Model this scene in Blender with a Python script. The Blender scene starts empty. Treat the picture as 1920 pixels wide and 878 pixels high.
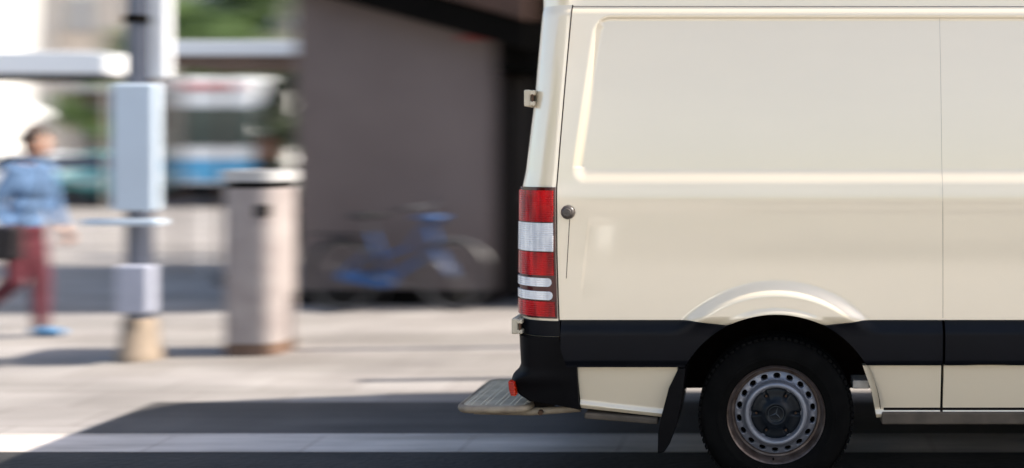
import bpy, bmesh, math, random
import numpy as np
from mathutils import Vector, Matrix, Euler

random.seed(7)
rng = np.random.default_rng(7)
sc = bpy.context.scene
col = sc.collection
R = math.radians
PI = math.pi

# ------------------------------------------------------------------ camera
CAM_H = 1.53
FPX = 1900.0
cam_d = bpy.data.cameras.new('camera')
cam = bpy.data.objects.new('camera', cam_d)
col.objects.link(cam)
cam.location = (0, 0, CAM_H)
cam.rotation_euler = (R(90), 0, 0)
cam_d.sensor_width = 36.0
cam_d.lens = 36.0 * FPX / 1920.0
cam_d.shift_x = -(1455 - 960) / 1920.0
cam_d.shift_y = -(439 - 280) / 1920.0
cam_d.clip_start = 0.1
cam_d.clip_end = 2000
cam_d.dof.use_dof = True
cam_d.dof.focus_distance = 4.50
cam_d.dof.aperture_fstop = (cam_d.lens / 1000.0) / 0.075
cam_d.dof.aperture_ratio = 0.33
sc.camera = cam

# ------------------------------------------------------------------ light
SUN_EL, SUN_AZ = 43.0, 86.0        # azimuth clockwise from +Y: from the right, a little behind
w = bpy.data.worlds.new('World'); sc.world = w; w.use_nodes = True
nt = w.node_tree
bg = nt.nodes['Background']
sky = nt.nodes.new('ShaderNodeTexSky')
sky.sky_type = 'NISHITA'; sky.sun_disc = False
sky.sun_elevation = R(SUN_EL); sky.sun_rotation = R(SUN_AZ)
sky.air_density = 1.0; sky.dust_density = 2.0; sky.ozone_density = 1.0
nt.links.new(sky.outputs[0], bg.inputs[0])
bg.inputs[1].default_value = 0.13
sd = bpy.data.lights.new('sun', 'SUN'); sd.energy = 4.2; sd.angle = R(0.6); sd.color = (1.0, .95, .89)
so = bpy.data.objects.new('sun', sd); col.objects.link(so)
sdir = Vector((math.sin(R(SUN_AZ)) * math.cos(R(SUN_EL)), math.cos(R(SUN_AZ)) * math.cos(R(SUN_EL)), math.sin(R(SUN_EL))))
so.rotation_euler = (-sdir).to_track_quat('-Z', 'Y').to_euler()
so.location = (20, 0, 30)
sc.view_settings.view_transform = 'Standard'
sc.view_settings.look = 'None'
sc.view_settings.gamma = 1
sc.view_settings.use_curve_mapping = False
sc.view_settings.exposure = 1.27
sc.view_settings.use_white_balance = True       # camera balanced for the open shade the van stands in
sc.view_settings.white_balance_temperature = 6950
sc.view_settings.white_balance_tint = 10
sc.render.engine = 'CYCLES'
sc.cycles.use_denoising = True
sc.cycles.max_bounces = 8

# ------------------------------------------------------------------ materials
def mat(name, c, rough=.6, metal=0., coat=0., var=0., vscale=8., bump=0., bscale=40., spec=.5, c2=None, stretch=None, trans=0.):
    m = bpy.data.materials.new(name); m.use_nodes = True
    N = m.node_tree.nodes; L = m.node_tree.links
    b = N['Principled BSDF']
    b.inputs['Base Color'].default_value = (*c, 1)
    b.inputs['Roughness'].default_value = rough
    b.inputs['Metallic'].default_value = metal
    b.inputs['Coat Weight'].default_value = coat
    b.inputs['Coat Roughness'].default_value = .05
    b.inputs['Specular IOR Level'].default_value = spec
    b.inputs['Transmission Weight'].default_value = trans
    tc = N.new('ShaderNodeTexCoord'); src = tc.outputs['Object']
    if stretch:
        mp = N.new('ShaderNodeMapping'); mp.inputs['Scale'].default_value = stretch
        L.new(src, mp.inputs[0]); src = mp.outputs[0]
    if var or c2:
        n = N.new('ShaderNodeTexNoise'); n.inputs['Scale'].default_value = vscale; n.inputs['Detail'].default_value = 6
        L.new(src, n.inputs['Vector'])
        r = N.new('ShaderNodeValToRGB')
        r.color_ramp.elements[0].position = .32; r.color_ramp.elements[1].position = .68
        lo = c2 if c2 else tuple(x * (1 - var) for x in c)
        hi = c if c2 else tuple(min(1, x * (1 + var)) for x in c)
        r.color_ramp.elements[0].color = (*lo, 1); r.color_ramp.elements[1].color = (*hi, 1)
        L.new(n.outputs['Fac'], r.inputs[0]); L.new(r.outputs[0], b.inputs['Base Color'])
    if bump:
        n2 = N.new('ShaderNodeTexNoise'); n2.inputs['Scale'].default_value = bscale; n2.inputs['Detail'].default_value = 5
        L.new(src, n2.inputs['Vector'])
        bp = N.new('ShaderNodeBump'); bp.inputs['Strength'].default_value = bump; bp.inputs['Distance'].default_value = .02
        L.new(n2.outputs['Fac'], bp.inputs['Height']); L.new(bp.outputs[0], b.inputs['Normal'])
    return m

def lens_mat(name, c, c2, rib=420., rough=.12):
    """moulded lamp plastic: fine horizontal ribs, reflector glints painted as upright streaks of two tones"""
    m = mat(name, c, rough=rough, coat=.3, spec=.2, c2=c2, vscale=1., stretch=(34, 34, 5))
    N = m.node_tree.nodes; L = m.node_tree.links; b = N['Principled BSDF']
    tc = N.new('ShaderNodeTexCoord')
    wv = N.new('ShaderNodeTexWave'); wv.bands_direction = 'Z'; wv.inputs['Scale'].default_value = rib / 6.283 * .5
    L.new(tc.outputs['Object'], wv.inputs['Vector'])
    bp = N.new('ShaderNodeBump'); bp.inputs['Strength'].default_value = .6; bp.inputs['Distance'].default_value = .003
    L.new(wv.outputs['Fac'], bp.inputs['Height']); L.new(bp.outputs[0], b.inputs['Normal'])
    return m

M = {}
M['paint'] = mat('cream_paint', (.78, .675, .50), rough=.32, coat=1., var=.012, vscale=2.5, bump=.05, bscale=1.6, stretch=(.7, 1, 2.2))
M['paint'].node_tree.nodes['Principled BSDF'].inputs['Coat IOR'].default_value = 2.1
M['paint'].node_tree.nodes['Principled BSDF'].inputs['Coat Roughness'].default_value = .12
M['trim'] = mat('dark_plastic', (.003, .004, .007), rough=.38, spec=.13, bump=.05, bscale=500, var=.15, vscale=5)
M['bumper'] = mat('bumper_plastic', (.003, .003, .004), rough=.5, spec=.09, bump=.12, bscale=700, var=.2, vscale=6)
M['gap'] = mat('panel_gap', (.05, .035, .025), rough=.9)
M['under'] = mat('underbody', (.008, .006, .005), rough=.95, spec=.15, var=.4, vscale=5)
M['liner'] = mat('arch_liner', (.007, .004, .003), rough=.95, spec=.1, var=.3, vscale=9, bump=.3, bscale=60)
M['rubber'] = mat('rubber', (.004, .004, .004), rough=.85, spec=.06, bump=.1, bscale=300, var=.3, vscale=12)
M['steel'] = mat('wheel_steel', (.21, .225, .265), rough=.36, metal=.55, var=.12, vscale=9, bump=.03, bscale=120)
M['rimrust'] = mat('rim_steel', (.12, .095, .085), rough=.4, metal=.5, c2=(.045, .028, .022), vscale=22, bump=.05, bscale=90)
M['hubcap'] = mat('hub_plastic', (.005, .008, .012), rough=.35, spec=.2, var=.2, vscale=20)
M['bolt'] = mat('bolt', (.09, .05, .03), rough=.5, metal=.6)
M['chrome'] = mat('chrome', (.5, .5, .5), rough=.15, metal=1)
M['stepmetal'] = mat('step_metal', (.52, .44, .32), rough=.6, metal=0., c2=(.34, .28, .20), vscale=14, bump=.1, bscale=80)
M['rocker'] = mat('dirty_rocker', (.10, .08, .06), rough=.8, c2=(.05, .04, .03), vscale=9)
M['stud'] = mat('step_stud', (.62, .58, .5), rough=.35, metal=.6)
M['tube'] = mat('step_tube', (.33, .27, .19), rough=.55, c2=(.16, .12, .085), vscale=12)
M['red'] = lens_mat('red_lens', (.66, .002, .004), (.22, .001, .002))
M['darkred'] = mat('dark_red_lens', (.05, .001, .002), rough=.15, coat=.3, spec=.3)
M['clear'] = lens_mat('clear_lens', (.95, .95, .95), (.58, .60, .64))
M['amber'] = lens_mat('orange_lens', (.55, .05, .01), (.38, .012, .004))
M['glass'] = mat('dark_glass', (.012, .014, .016), rough=.04, spec=.8, coat=.5)
M['knob'] = mat('knob_plastic', (.055, .045, .04), rough=.4, coat=.2)
M['hinge'] = mat('hinge_paint', (.56, .49, .37), rough=.4, var=.06, vscale=30)
M['galv'] = mat('galvanised', (.42, .40, .37), rough=.5, metal=.3, var=.15, vscale=25)

# ------------------------------------------------------------------ helpers
def obj(name, me, m=None, parent=None, smooth=False):
    if m is not None:
        for mm in (m if isinstance(m, (list, tuple)) else [m]):
            me.materials.append(mm)
    if smooth:
        me.polygons.foreach_set('use_smooth', [True] * len(me.polygons))
    o = bpy.data.objects.new(name, me); col.objects.link(o)
    if parent: o.parent = parent
    return o

def bobj(name, bm, m=None, parent=None, smooth=False, bevel=0., autosmooth=True):
    me = bpy.data.meshes.new(name); bm.to_mesh(me); bm.free()
    o = obj(name, me, m, parent, smooth)
    if bevel:
        b = o.modifiers.new('b', 'BEVEL'); b.width = bevel; b.segments = 3; b.limit_method = 'ANGLE'; b.angle_limit = R(40)
        b.harden_normals = False
        me.polygons.foreach_set('use_smooth', [False] * len(me.polygons))
    elif smooth and autosmooth:
        me.set_sharp_from_angle(angle=R(38))
    return o

def tag(o, label=None, cat=None, group=None, kind=None):
    if label: o['label'] = label
    if cat: o['category'] = cat
    if group: o['group'] = group
    if kind: o['kind'] = kind
    return o

def empty(name, loc=(0, 0, 0), rz=0., label=None, cat=None, group=None):
    o = bpy.data.objects.new(name, None); col.objects.link(o)
    o.location = loc; o.rotation_euler = (0, 0, rz); o.empty_display_size = .2
    return tag(o, label, cat, group)

def copy_tree(o, parent=None):
    c = o.copy(); col.objects.link(c); c.parent = parent
    for ch in o.children: copy_tree(ch, c)
    return c

def bx(bm, x0, x1, y0, y1, z0, z1, rot=None, piv=None):
    vs = [bm.verts.new(p) for p in [(x0, y0, z0), (x1, y0, z0), (x1, y1, z0), (x0, y1, z0), (x0, y0, z1), (x1, y0, z1), (x1, y1, z1), (x0, y1, z1)]]
    for f in [(3, 2, 1, 0), (4, 5, 6, 7), (0, 1, 5, 4), (1, 2, 6, 5), (2, 3, 7, 6), (3, 0, 4, 7)]:
        bm.faces.new([vs[i] for i in f])
    if rot is not None: bmesh.ops.rotate(bm, verts=vs, cent=piv or (0, 0, 0), matrix=rot)
    return vs

def tube(bm, pts, rad, seg=10, caps=True):
    pts = [Vector(p) for p in pts]
    rad = rad if isinstance(rad, (list, tuple)) else [rad] * len(pts)
    rings = []; prev = None
    for i, p in enumerate(pts):
        if i == 0: d = pts[1] - p
        elif i == len(pts) - 1: d = p - pts[i - 1]
        else: d = (pts[i + 1] - p).normalized() + (p - pts[i - 1]).normalized()
        d.normalize()
        if prev is None:
            a = Vector((0, 0, 1)) if abs(d.z) < .9 else Vector((1, 0, 0))
            u = d.cross(a).normalized()
        else:
            u = (prev - d * prev.dot(d)).normalized()
        prev = u; v = d.cross(u)
        rings.append([bm.verts.new(p + (u * math.cos(t) + v * math.sin(t)) * rad[i]) for t in [2 * PI * k / seg for k in range(seg)]])
    for a, b in zip(rings, rings[1:]):
        for k in range(seg):
            bm.faces.new([a[k], a[(k + 1) % seg], b[(k + 1) % seg], b[k]])
    if caps:
        bm.faces.new(rings[0][::-1]); bm.faces.new(rings[-1])

def lathe(bm, prof, seg=48, axis='z', c=(0, 0, 0), close=False):
    """prof: (radius, height)"""
    rings = []
    for r, h in prof:
        ring = []
        for k in range(seg):
            a = 2 * PI * k / seg; x, y = r * math.cos(a), r * math.sin(a)
            if axis == 'z': p = (c[0] + x, c[1] + y, c[2] + h)
            elif axis == 'y': p = (c[0] + x, c[1] + h, c[2] + y)
            else: p = (c[0] + h, c[1] + x, c[2] + y)
            ring.append(bm.verts.new(p))
        rings.append(ring)
    prs = list(zip(rings, rings[1:])) + ([(rings[-1], rings[0])] if close else [])
    for a, b in prs:
        for k in range(seg):
            bm.faces.new([a[k], a[(k + 1) % seg], b[(k + 1) % seg], b[k]])
    if not close:
        if prof[0][0] > 1e-5: bm.faces.new(rings[0][::-1])
        if prof[-1][0] > 1e-5: bm.faces.new(rings[-1])
    bmesh.ops.recalc_face_normals(bm, faces=bm.faces[:])

def ball(bm, c, r, seg=12):
    r = r if isinstance(r, (tuple, list)) else (r, r, r)
    m4 = Matrix.Translation(c) @ Matrix.Diagonal((*r, 1))
    bmesh.ops.create_uvsphere(bm, u_segments=seg, v_segments=max(6, seg // 2), radius=1, matrix=m4)

def prism(bm, poly, z0, z1, axis='y'):
    """polygon extruded; axis y: poly is (x,z)"""
    def P(a, b, h): return (a, h, b) if axis == 'y' else ((a, b, h) if axis == 'z' else (h, a, b))
    A = [bm.verts.new(P(a, b, z0)) for a, b in poly]; B = [bm.verts.new(P(a, b, z1)) for a, b in poly]
    n = len(poly)
    bm.faces.new(A); bm.faces.new(B[::-1])
    for i in range(n): bm.faces.new([A[i], B[i], B[(i + 1) % n], A[(i + 1) % n]])
    bmesh.ops.recalc_face_normals(bm, faces=bm.faces[:])

def cbez(p0, p1, p2, n=8):
    return [tuple((1 - t) ** 2 * a + 2 * t * (1 - t) * b + t * t * c for a, b, c in zip(p0, p1, p2)) for t in [i / n for i in range(n + 1)]]

# ================================================================== SETTING
def sheet(name, x0, x1, y0, y1, z, m):
    me = bpy.data.meshes.new(name)
    me.from_pydata([(x0, y0, z), (x1, y0, z), (x1, y1, z), (x0, y1, z)], [], [(0, 1, 2, 3)])
    return tag(obj(name, me, m), kind='structure')

def ground_mat(name, c, c2, joints=None, jc=None, mott=1.3, bump=.25):
    m = mat(name, c, rough=.85, c2=c2, vscale=mott, bump=bump, bscale=30)
    if joints:
        N = m.node_tree.nodes; L = m.node_tree.links; b = N['Principled BSDF']
        tc = N.new('ShaderNodeTexCoord')
        br = N.new('ShaderNodeTexBrick'); br.inputs['Scale'].default_value = 1.0
        br.inputs['Brick Width'].default_value = joints[0]; br.inputs['Row Height'].default_value = joints[1]
        br.inputs['Mortar Size'].default_value = .006; br.inputs['Mortar Smooth'].default_value = .3
        br.inputs['Color1'].default_value = (1, 1, 1, 1); br.inputs['Color2'].default_value = (.86, .85, .84, 1)
        br.inputs['Mortar'].default_value = (*jc, 1)
        L.new(tc.outputs['Object'], br.inputs['Vector'])
        mx = N.new('ShaderNodeMix'); mx.data_type = 'RGBA'; mx.blend_type = 'MULTIPLY'; mx.inputs[0].default_value = 1
        src = b.inputs['Base Color'].links[0].from_socket
        L.new(src, mx.inputs[6]); L.new(br.outputs['Color'], mx.inputs[7]); L.new(mx.outputs[2], b.inputs['Base Color'])
    return m

def streaks(m, lo, scale=(.22, 2.4, 1)):
    """long darker streaks running along the street"""
    N = m.node_tree.nodes; L = m.node_tree.links; b = N['Principled BSDF']
    tc = N.new('ShaderNodeTexCoord'); mp = N.new('ShaderNodeMapping'); mp.inputs['Scale'].default_value = scale
    n = N.new('ShaderNodeTexNoise'); n.inputs['Scale'].default_value = 1.; n.inputs['Detail'].default_value = 7; n.inputs['Roughness'].default_value = .6
    r = N.new('ShaderNodeValToRGB'); r.color_ramp.elements[0].position = .38; r.color_ramp.elements[1].position = .60
    r.color_ramp.elements[0].color = (lo, lo, lo * .98, 1); r.color_ramp.elements[1].color = (1, 1, 1, 1)
    mx = N.new('ShaderNodeMix'); mx.data_type = 'RGBA'; mx.blend_type = 'MULTIPLY'; mx.inputs[0].default_value = 1
    L.new(tc.outputs['Object'], mp.inputs[0]); L.new(mp.outputs[0], n.inputs['Vector']); L.new(n.outputs['Fac'], r.inputs[0])
    src = b.inputs['Base Color'].links[0].from_socket
    L.new(src, mx.inputs[6]); L.new(r.outputs[0], mx.inputs[7]); L.new(mx.outputs[2], b.inputs['Base Color'])
    return m
pave = ground_mat('pale_paving', (.315, .295, .28), (.25, .232, .222), (.6, .4), (.55, .52, .5))
asph = ground_mat('asphalt', (.036, .034, .034), (.022, .021, .021), mott=3., bump=.6)
shade_tone = ground_mat('van_shade_tone', (.095, .087, .084), (.065, .060, .058), mott=2., bump=.5)  # dark tone that paints the van's shadow deeper
band = ground_mat('lit_band_tone', (.66, .60, .56), (.50, .455, .425), (.8, .3), (.6, .56, .54))  # extra pale tone that paints a lit strip of ground
streaks(pave, .74); streaks(asph, .6); streaks(shade_tone, .55); streaks(band, .6, (.5, 5, 1))
walk = ground_mat('sidewalk_paving', (.50, .48, .45), (.42, .40, .38), (.5, .5), (.5, .48, .46))
sheet('plaza_paving', -300, 300, -200, 600, 0, pave)
sheet('asphalt_lane', -60, 60, 2.7, 5.10, .004, asph)
sheet('van_shade_strip', -3.75, 60, 5.43, 6.12, .004, shade_tone)  # shadow of the van put into the colour, cut to its reach
sheet('painted_lit_band', -60, 60, 5.10, 5.43, .006, band)  # brightness of lit ground painted on, within the van's shadow
sheet('sidewalk_paving', -60, 60, -6.0, 2.7, .004, walk)
gut = mat('drain_stone', (.10, .095, .095), rough=.8, var=.2)
for yy in (15.6, 22.5, 27.0):
    sheet('drain_channel', -60, -5.0 if yy < 20 else 60, yy, yy + .22, .004, gut)

# ================================================================== VAN
Y0 = 4.47; YC = 5.45
def vx(px): return (px - 1455) / 425.0
def vz(py): return (930 - py) / 425.0
def sm(a, b, x):
    t = np.clip((x - a) / (b - a), 0, 1); return t * t * (3 - 2 * t)
def lerp(x, xs, ys): return np.interp(x, xs, ys)
ZK = [.3, vz(600), vz(350), vz(320), vz(180), vz(0), 2.6]
def xr(z): return lerp(z, ZK, [vx(963), vx(962), vx(963), vx(969), vx(984), vx(995), vx(1011)])
def seam(z): return lerp(z, [.3, vz(598), vz(470), vz(350), vz(0), 2.6], [vx(1049), vx(1047), vx(1043), vx(1042), vx(1065), vx(1084)])
RY = .17
WH = [(0., .348), (3.665, .348)]
ARCH = .46

def D(x, z):
    """inward offset of the side skin at (x, z)"""
    x = np.asarray(x, float); z = np.asarray(z, float)
    d = .095 * np.clip((z - 1.0) / 1.25, 0, None) ** 1.8
    d = d + .012 * np.clip((.9 - z) / .3, 0, None) ** 2
    d = d + .11 * np.clip((x - 3.3) / 1.4, 0, None) ** 2.2
    # long recessed panel
    xl = vx(1068) + (z - vz(330)) * (vx(1106) - vx(1068)) / (vz(40) - vz(330))
    zc0, zc1 = vz(347), vz(24)
    cx = (2.35 + 0) ; hx = (cx - xl)
    px_ = x - xl; qx = .075 - px_; qx2 = x - (2.35 - .075)
    qx = np.maximum(qx, qx2)
    qz = np.maximum((zc0 + .075) - z, z - (zc1 - .075))
    sd_ = np.sqrt(np.maximum(qx, 0) ** 2 + np.maximum(qz, 0) ** 2) + np.minimum(np.maximum(qx, qz), 0) - .075
    wid = np.where(z < 1.45, .070, np.where(qz > qx, .024, .050))
    d = d + .0145 * sm(0, 1, -sd_ / wid)
    # soft horizontal swage under the panel and gutter under the roof
    d = d - .004 * np.exp(-((z - vz(372)) / .05) ** 2)
    d = d + .010 * sm(vz(21), vz(4), z)
    # wheel arch flares
    for wx, wz in WH:
        r = np.sqrt((x - wx) ** 2 + (z - wz) ** 2)
        fz = sm(.71, .80, z)
        d = d - fz * (.040 * sm(.605, .535, r) + .008 * sm(.49, .463, r))
    # short pressed crease behind the lamp
    xc = vx(1105) + (z - vz(420)) * (vx(1090) - vx(1105)) / (vz(560) - vz(420))
    k = sm(vz(575), vz(520), z) * (1 - sm(vz(425), vz(405), z))
    d = d + .0045 * k * sm(-.010, .006, x - xc) * (1 - sm(.006, .16, x - xc))
    return d

def grid(P, flip=False):
    """P: (nu,nv,3) -> verts, faces"""
    nu, nv = P.shape[:2]
    idx = np.arange(nu * nv).reshape(nu, nv)
    f = np.stack([idx[:-1, :-1], idx[1:, :-1], idx[1:, 1:], idx[:-1, 1:]], -1).reshape(-1, 4)
    if flip: f = f[:, ::-1]
    return P.reshape(-1, 3), f

def pair(name, P, m, parent, flip=False, ang=40):
    """the same panel on the near and the far side, one object each"""
    Acc().g(P, flip).build(name, m, parent, ang=ang)
    Q = P.copy(); Q[..., 1] = 2 * YC - Q[..., 1]
    Acc().g(Q, not flip).build(name, m, parent, ang=ang)

class Acc:
    def __init__(s): s.v = []; s.f = []; s.n = 0
    def add(s, v, f):
        s.v.append(np.asarray(v, float)); s.f += (np.asarray(f) + s.n).tolist(); s.n += len(v); return s
    def g(s, P, flip=False): return s.add(*grid(P, flip))
    def both(s, P, flip=False):
        s.g(P, flip); Q = P.copy(); Q[..., 1] = 2 * YC - Q[..., 1]; return s.g(Q, not flip)
    def build(s, name, m, parent=None, smooth=True, ang=40):
        me = bpy.data.meshes.new(name); me.from_pydata(np.concatenate(s.v).tolist(), [], s.f)
        o = obj(name, me, m, parent, smooth)
        if smooth: me.set_sharp_from_angle(angle=R(ang))
        return o

def skin(xf, zf, nu, nv, off=0., lip=.03, uu=None):
    """patch of the van's side between curves; xf(u,z)->x , zf(v,x)->z solved in two passes; lip folds inward all round"""
    u = np.linspace(0, 1, nu) if uu is None else uu; v = np.linspace(0, 1, nv)
    U, V = np.meshgrid(u, v, indexing='ij')
    Z = zf(V, None); X = xf(U, Z)
    for _ in range(4):
        Z = zf(V, X); X = xf(U, Z)
    Y = Y0 + D(X, Z) + (off(X, Z) if callable(off) else off)
    P = np.stack([X, Y, Z], -1)
    if lip:
        Pn = np.pad(P, ((1, 1), (1, 1), (0, 0)), mode='edge')
        Pn[0, :, 1] += lip; Pn[-1, :, 1] += lip; Pn[1:-1, 0, 1] += lip; Pn[1:-1, -1, 1] += lip
        P = Pn
    return P

van = empty('delivery_van', (0, 0, 0), 0, 'cream panel van with dark side band and a red rear lamp', 'van')

def zlow(x):
    z = np.full_like(x, vz(600))
    for wx, wz in WH:
        a = np.abs(x - wx)
        circ = wz + np.sqrt(np.clip(ARCH ** 2 - a ** 2, 0, None))
        z = np.where(a < .212, circ, np.where(a < .38, vz(600) - (.38 - a) / .168 * (vz(600) - (wz + math.sqrt(ARCH ** 2 - .212 ** 2))), z))
    return z
ZT = 2.18
def zhigh(x): return lerp(x, [2.85, 3.0, 3.95, 4.2, 4.5, 4.66], [ZT, 2.10, 1.32, 1.22, 1.10, .95])
XF = 4.66
shell = Acc()
uu = np.concatenate([np.linspace(0, .62, 620, endpoint=False), np.linspace(.62, 1, 180)])
P = skin(lambda U, Z: seam(Z) + .003 + U * (XF - seam(Z) - .003), lambda V, X: (zlow(X) if X is not None else .8) + V * ((zhigh(X) if X is not None else ZT) - (zlow(X) if X is not None else .8)), 800, 250, lip=0., uu=uu)
shell.both(P)
# rear corner posts
def corner(t, z, off=0.):
    a = t * PI / 2; s = seam(z); rx = s - xr(z)
    x = s - (rx + off) * np.sin(a); y = Y0 + D(s + .0, z) + RY - (RY + off) * np.cos(a)
    return np.stack([x, y, z + 0 * t], -1)
T, Z = np.meshgrid(np.linspace(0, 1, 26), np.linspace(.60, ZT, 120), indexing='ij')
shell.both(corner(T, Z), flip=True)
# roof
nx, nph = 90, 40
ux = np.concatenate([np.sin(np.linspace(0, PI / 2, 16)) , ])
xsr = float(xr(ZT)); ssr = float(seam(ZT)); rxr = ssr - xsr
xs = np.concatenate([ssr - rxr * np.sin(np.linspace(PI / 2, 0, 16)), np.linspace(ssr + .05, 2.85, 50)])
cc = np.where(xs < ssr, RY * (1 - np.sqrt(np.clip(1 - ((ssr - xs) / rxr) ** 2, 0, 1))), 0)
ph = np.linspace(0, PI / 2, nph)
roofP = np.zeros((len(xs), nph, 3))
d0 = float(D(0.6, ZT))
for i, x in enumerate(xs):
    y0 = d0 + cc[i]; tt = max(0, (ssr - x) / rxr); hgt = .42 * (1 - .25 * tt ** 4) * (1 - .15 * max(0, x - 2.2))
    roofP[i, :, 0] = x
    roofP[i, :, 1] = Y0 + y0 + (YC - Y0 - y0) * (1 - np.cos(ph) ** (2 / 3.2))
    roofP[i, :, 2] = ZT + hgt * np.sin(ph) ** (2 / 3.2)
shell.both(roofP)
# rear face
zz = np.concatenate([np.linspace(.45, ZT, 60), roofP[0, 1:, 2]])
yy_ = np.concatenate([Y0 + D(seam(np.linspace(.45, ZT, 60)), np.linspace(.45, ZT, 60)) + RY, roofP[0, 1:, 1]])
rear = np.zeros((len(zz), 30, 3))
for i in range(len(zz)):
    s = np.linspace(0, 1, 30)
    rear[i, :, 1] = yy_[i] + s * (2 * YC - 2 * yy_[i]); rear[i, :, 2] = zz[i]
    rear[i, :, 0] = xr(min(zz[i], ZT)) - .02 * np.sin(s * PI) ** .5 * (1 if zz[i] < ZT else max(0, 1 - (zz[i] - ZT) / .3)) - 0
shell.g(rear, flip=True)
# cab front: screen slope, bonnet, nose
fx = np.concatenate([np.linspace(2.85, 3.95, 20), np.linspace(4.0, XF, 18)])
fr = np.zeros((len(fx) + 6, 24, 3))
for i, x in enumerate(fx):
    s = np.linspace(0, 1, 24); z = float(zhigh(x)); ya = Y0 + float(D(x, z))
    fr[i, :, 0] = x + .16 * np.sin(s * PI) ** .7 * (x - 2.85) / 1.8
    fr[i, :, 1] = ya + s * (2 * YC - 2 * ya)
    crown = .05 if x > 3.9 else .05 + .33 * (3.9 - x) / 1.05
    fr[i, :, 2] = z + crown * np.sin(s * PI) ** .5
for k in range(6):
    fr[len(fx) + k] = fr[len(fx) - 1]; fr[len(fx) + k, :, 2] -= (fr[len(fx) - 1, :, 2] - .60) * (k + 1) / 6
shell.g(fr)
shell_o = shell.build('body_shell', M['paint'], van, ang=55)

# dark side band, left of the rear wheel / between the wheels / ahead of the front wheel
def bandoff(X, Z): return -.010 - .020 * (1 - sm(.712, .776, Z)) + .012 * (1 - sm(.575, .600, Z))
bt = vz(601); bb = vz(684)
def archx(Z, wx, s, r=ARCH): return wx + s * np.sqrt(np.clip(r ** 2 - (Z - .348) ** 2, 0.0, None))
def ztop(X):
    return zlow(X) - .002
pair('side_band', skin(lambda U, Z: vx(1053) + .02 * sm(.66, .58, Z) + U * (archx(Z, 0, -1) - vx(1053) - .02 * sm(.66, .58, Z)), lambda V, X: bb - .010 + V * ((ztop(X) if X is not None else bt) - bb + .010), 70, 40, off=bandoff), M['trim'], van)
pair('side_band', skin(lambda U, Z: archx(Z, 0, 1) + U * (vx(1766) - archx(Z, 0, 1)), lambda V, X: bb + V * ((ztop(X) if X is not None else bt) - bb), 60, 40, off=bandoff), M['trim'], van)
pair('side_band', skin(lambda U, Z: vx(1771) + U * (archx(Z, 3.665, -1) - vx(1771)), lambda V, X: bb + V * ((ztop(X) if X is not None else bt) - bb), 90, 40, off=bandoff), M['trim'], van)
pair('side_band', skin(lambda U, Z: archx(Z, 3.665, 1) + U * (XF - archx(Z, 3.665, 1)), lambda V, X: bb + V * ((ztop(X) if X is not None else bt) - bb), 40, 30, off=bandoff), M['trim'], van)
# lower cream panels
def lowoff(X, Z):
    h = (Z - .33) / .25
    return .004 - .012 * np.exp(-((Z - (lb(X) + .018)) / .012) ** 2) + .012 * (1 - h)
def lb(X): return np.where(X < -.3, np.interp(X, [vx(1085), vx(1240)], [vz(770), vz(788)]), vz(789))
def lt(X): return np.where(X < -.3, np.interp(X, [vx(1080), vx(1285)], [vz(681), vz(690)]), vz(687))
z2 = lambda V, X: (lb(X) + V * (lt(X) - lb(X))) if X is not None else .35 + V * .22
pair('sill_panel', skin(lambda U, Z: vx(1081) + .01 * (1 - sm(.36, .57, Z)) + U * (vx(1237) + sm(.33, .57, Z) * vx(1270 + 1455 - 1237) - vx(1081)), z2, 50, 40, off=lowoff, lip=.05), M['paint'], van)
pair('sill_panel', skin(lambda U, Z: np.interp(Z, [.33, .45, .58], [vx(1646), vx(1636), vx(1617)]) + U * (vx(1766) - np.interp(Z, [.33, .45, .58], [vx(1646), vx(1636), vx(1617)])), z2, 40, 40, off=lowoff, lip=.05), M['paint'], van)
pair('sill_panel', skin(lambda U, Z: vx(1771) + U * (archx(Z, 3.665, -1) - vx(1771)), z2, 80, 40, off=lowoff, lip=.05), M['paint'], van)
# rocker under the sill
for s in (0, 1):
    bm = bmesh.new()
    ya, yb = (Y0 + .035, Y0 + .12) if not s else (2 * YC - Y0 - .12, 2 * YC - Y0 - .035)
    bx(bm, .47, 3.18, ya, yb, .305, .36)
    bobj('rocker', bm, M['rocker'], van, bevel=.008)
    bm = bmesh.new()
    bx(bm, vx(1092), vx(1232), ya, yb, .318, .345, Matrix.Rotation(R(4.5), 3, 'Y'), (vx(1160), 0, .33))
    bobj('rocker', bm, M['rocker'], van, bevel=.008)

# panel gaps: thin strips laid along the skin
def strip(acc, pts, wd=.0035, off=-.0012):
    pts = np.array(pts, float); n = len(pts)
    d = np.gradient(pts, axis=0); L = np.hypot(d[:, 0], d[:, 1]); nx_, nz_ = -d[:, 1] / L, d[:, 0] / L
    A = np.stack([pts[:, 0] + nx_ * wd / 2, pts[:, 1] + nz_ * wd / 2], -1); B = np.stack([pts[:, 0] - nx_ * wd / 2, pts[:, 1] - nz_ * wd / 2], -1)
    q = []
    for S in (A, B):
        q.append(np.stack([S[:, 0], Y0 + D(S[:, 0], S[:, 1]) + off, S[:, 1]], -1))
    Pq = np.stack([q[0] + [0, .01, 0], q[0], q[1], q[1] + [0, .01, 0]], 0)
    acc.both(Pq)
g = Acc()
zs = np.linspace(.58, ZT, 90)
strip(g, np.stack([seam(zs) + .0025, zs], -1), .0055)
zs = np.linspace(vz(410), vz(522), 20)
strip(g, np.stack([np.interp(zs, [vz(522), vz(410)], [vx(1062), vx(1068)]), zs], -1), .0028, -.001)
zs = np.linspace(.785, 1.3, 40)
strip(g, np.stack([zs * 0 + vx(1768), zs], -1), .0014, -.0005)
zs = np.linspace(1.3, 2.13, 50)
strip(g, np.stack([zs * 0 + vx(1768), zs], -1), .0008, -.0004)
zs = np.linspace(vx(1066), 2.8, 120)
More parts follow.
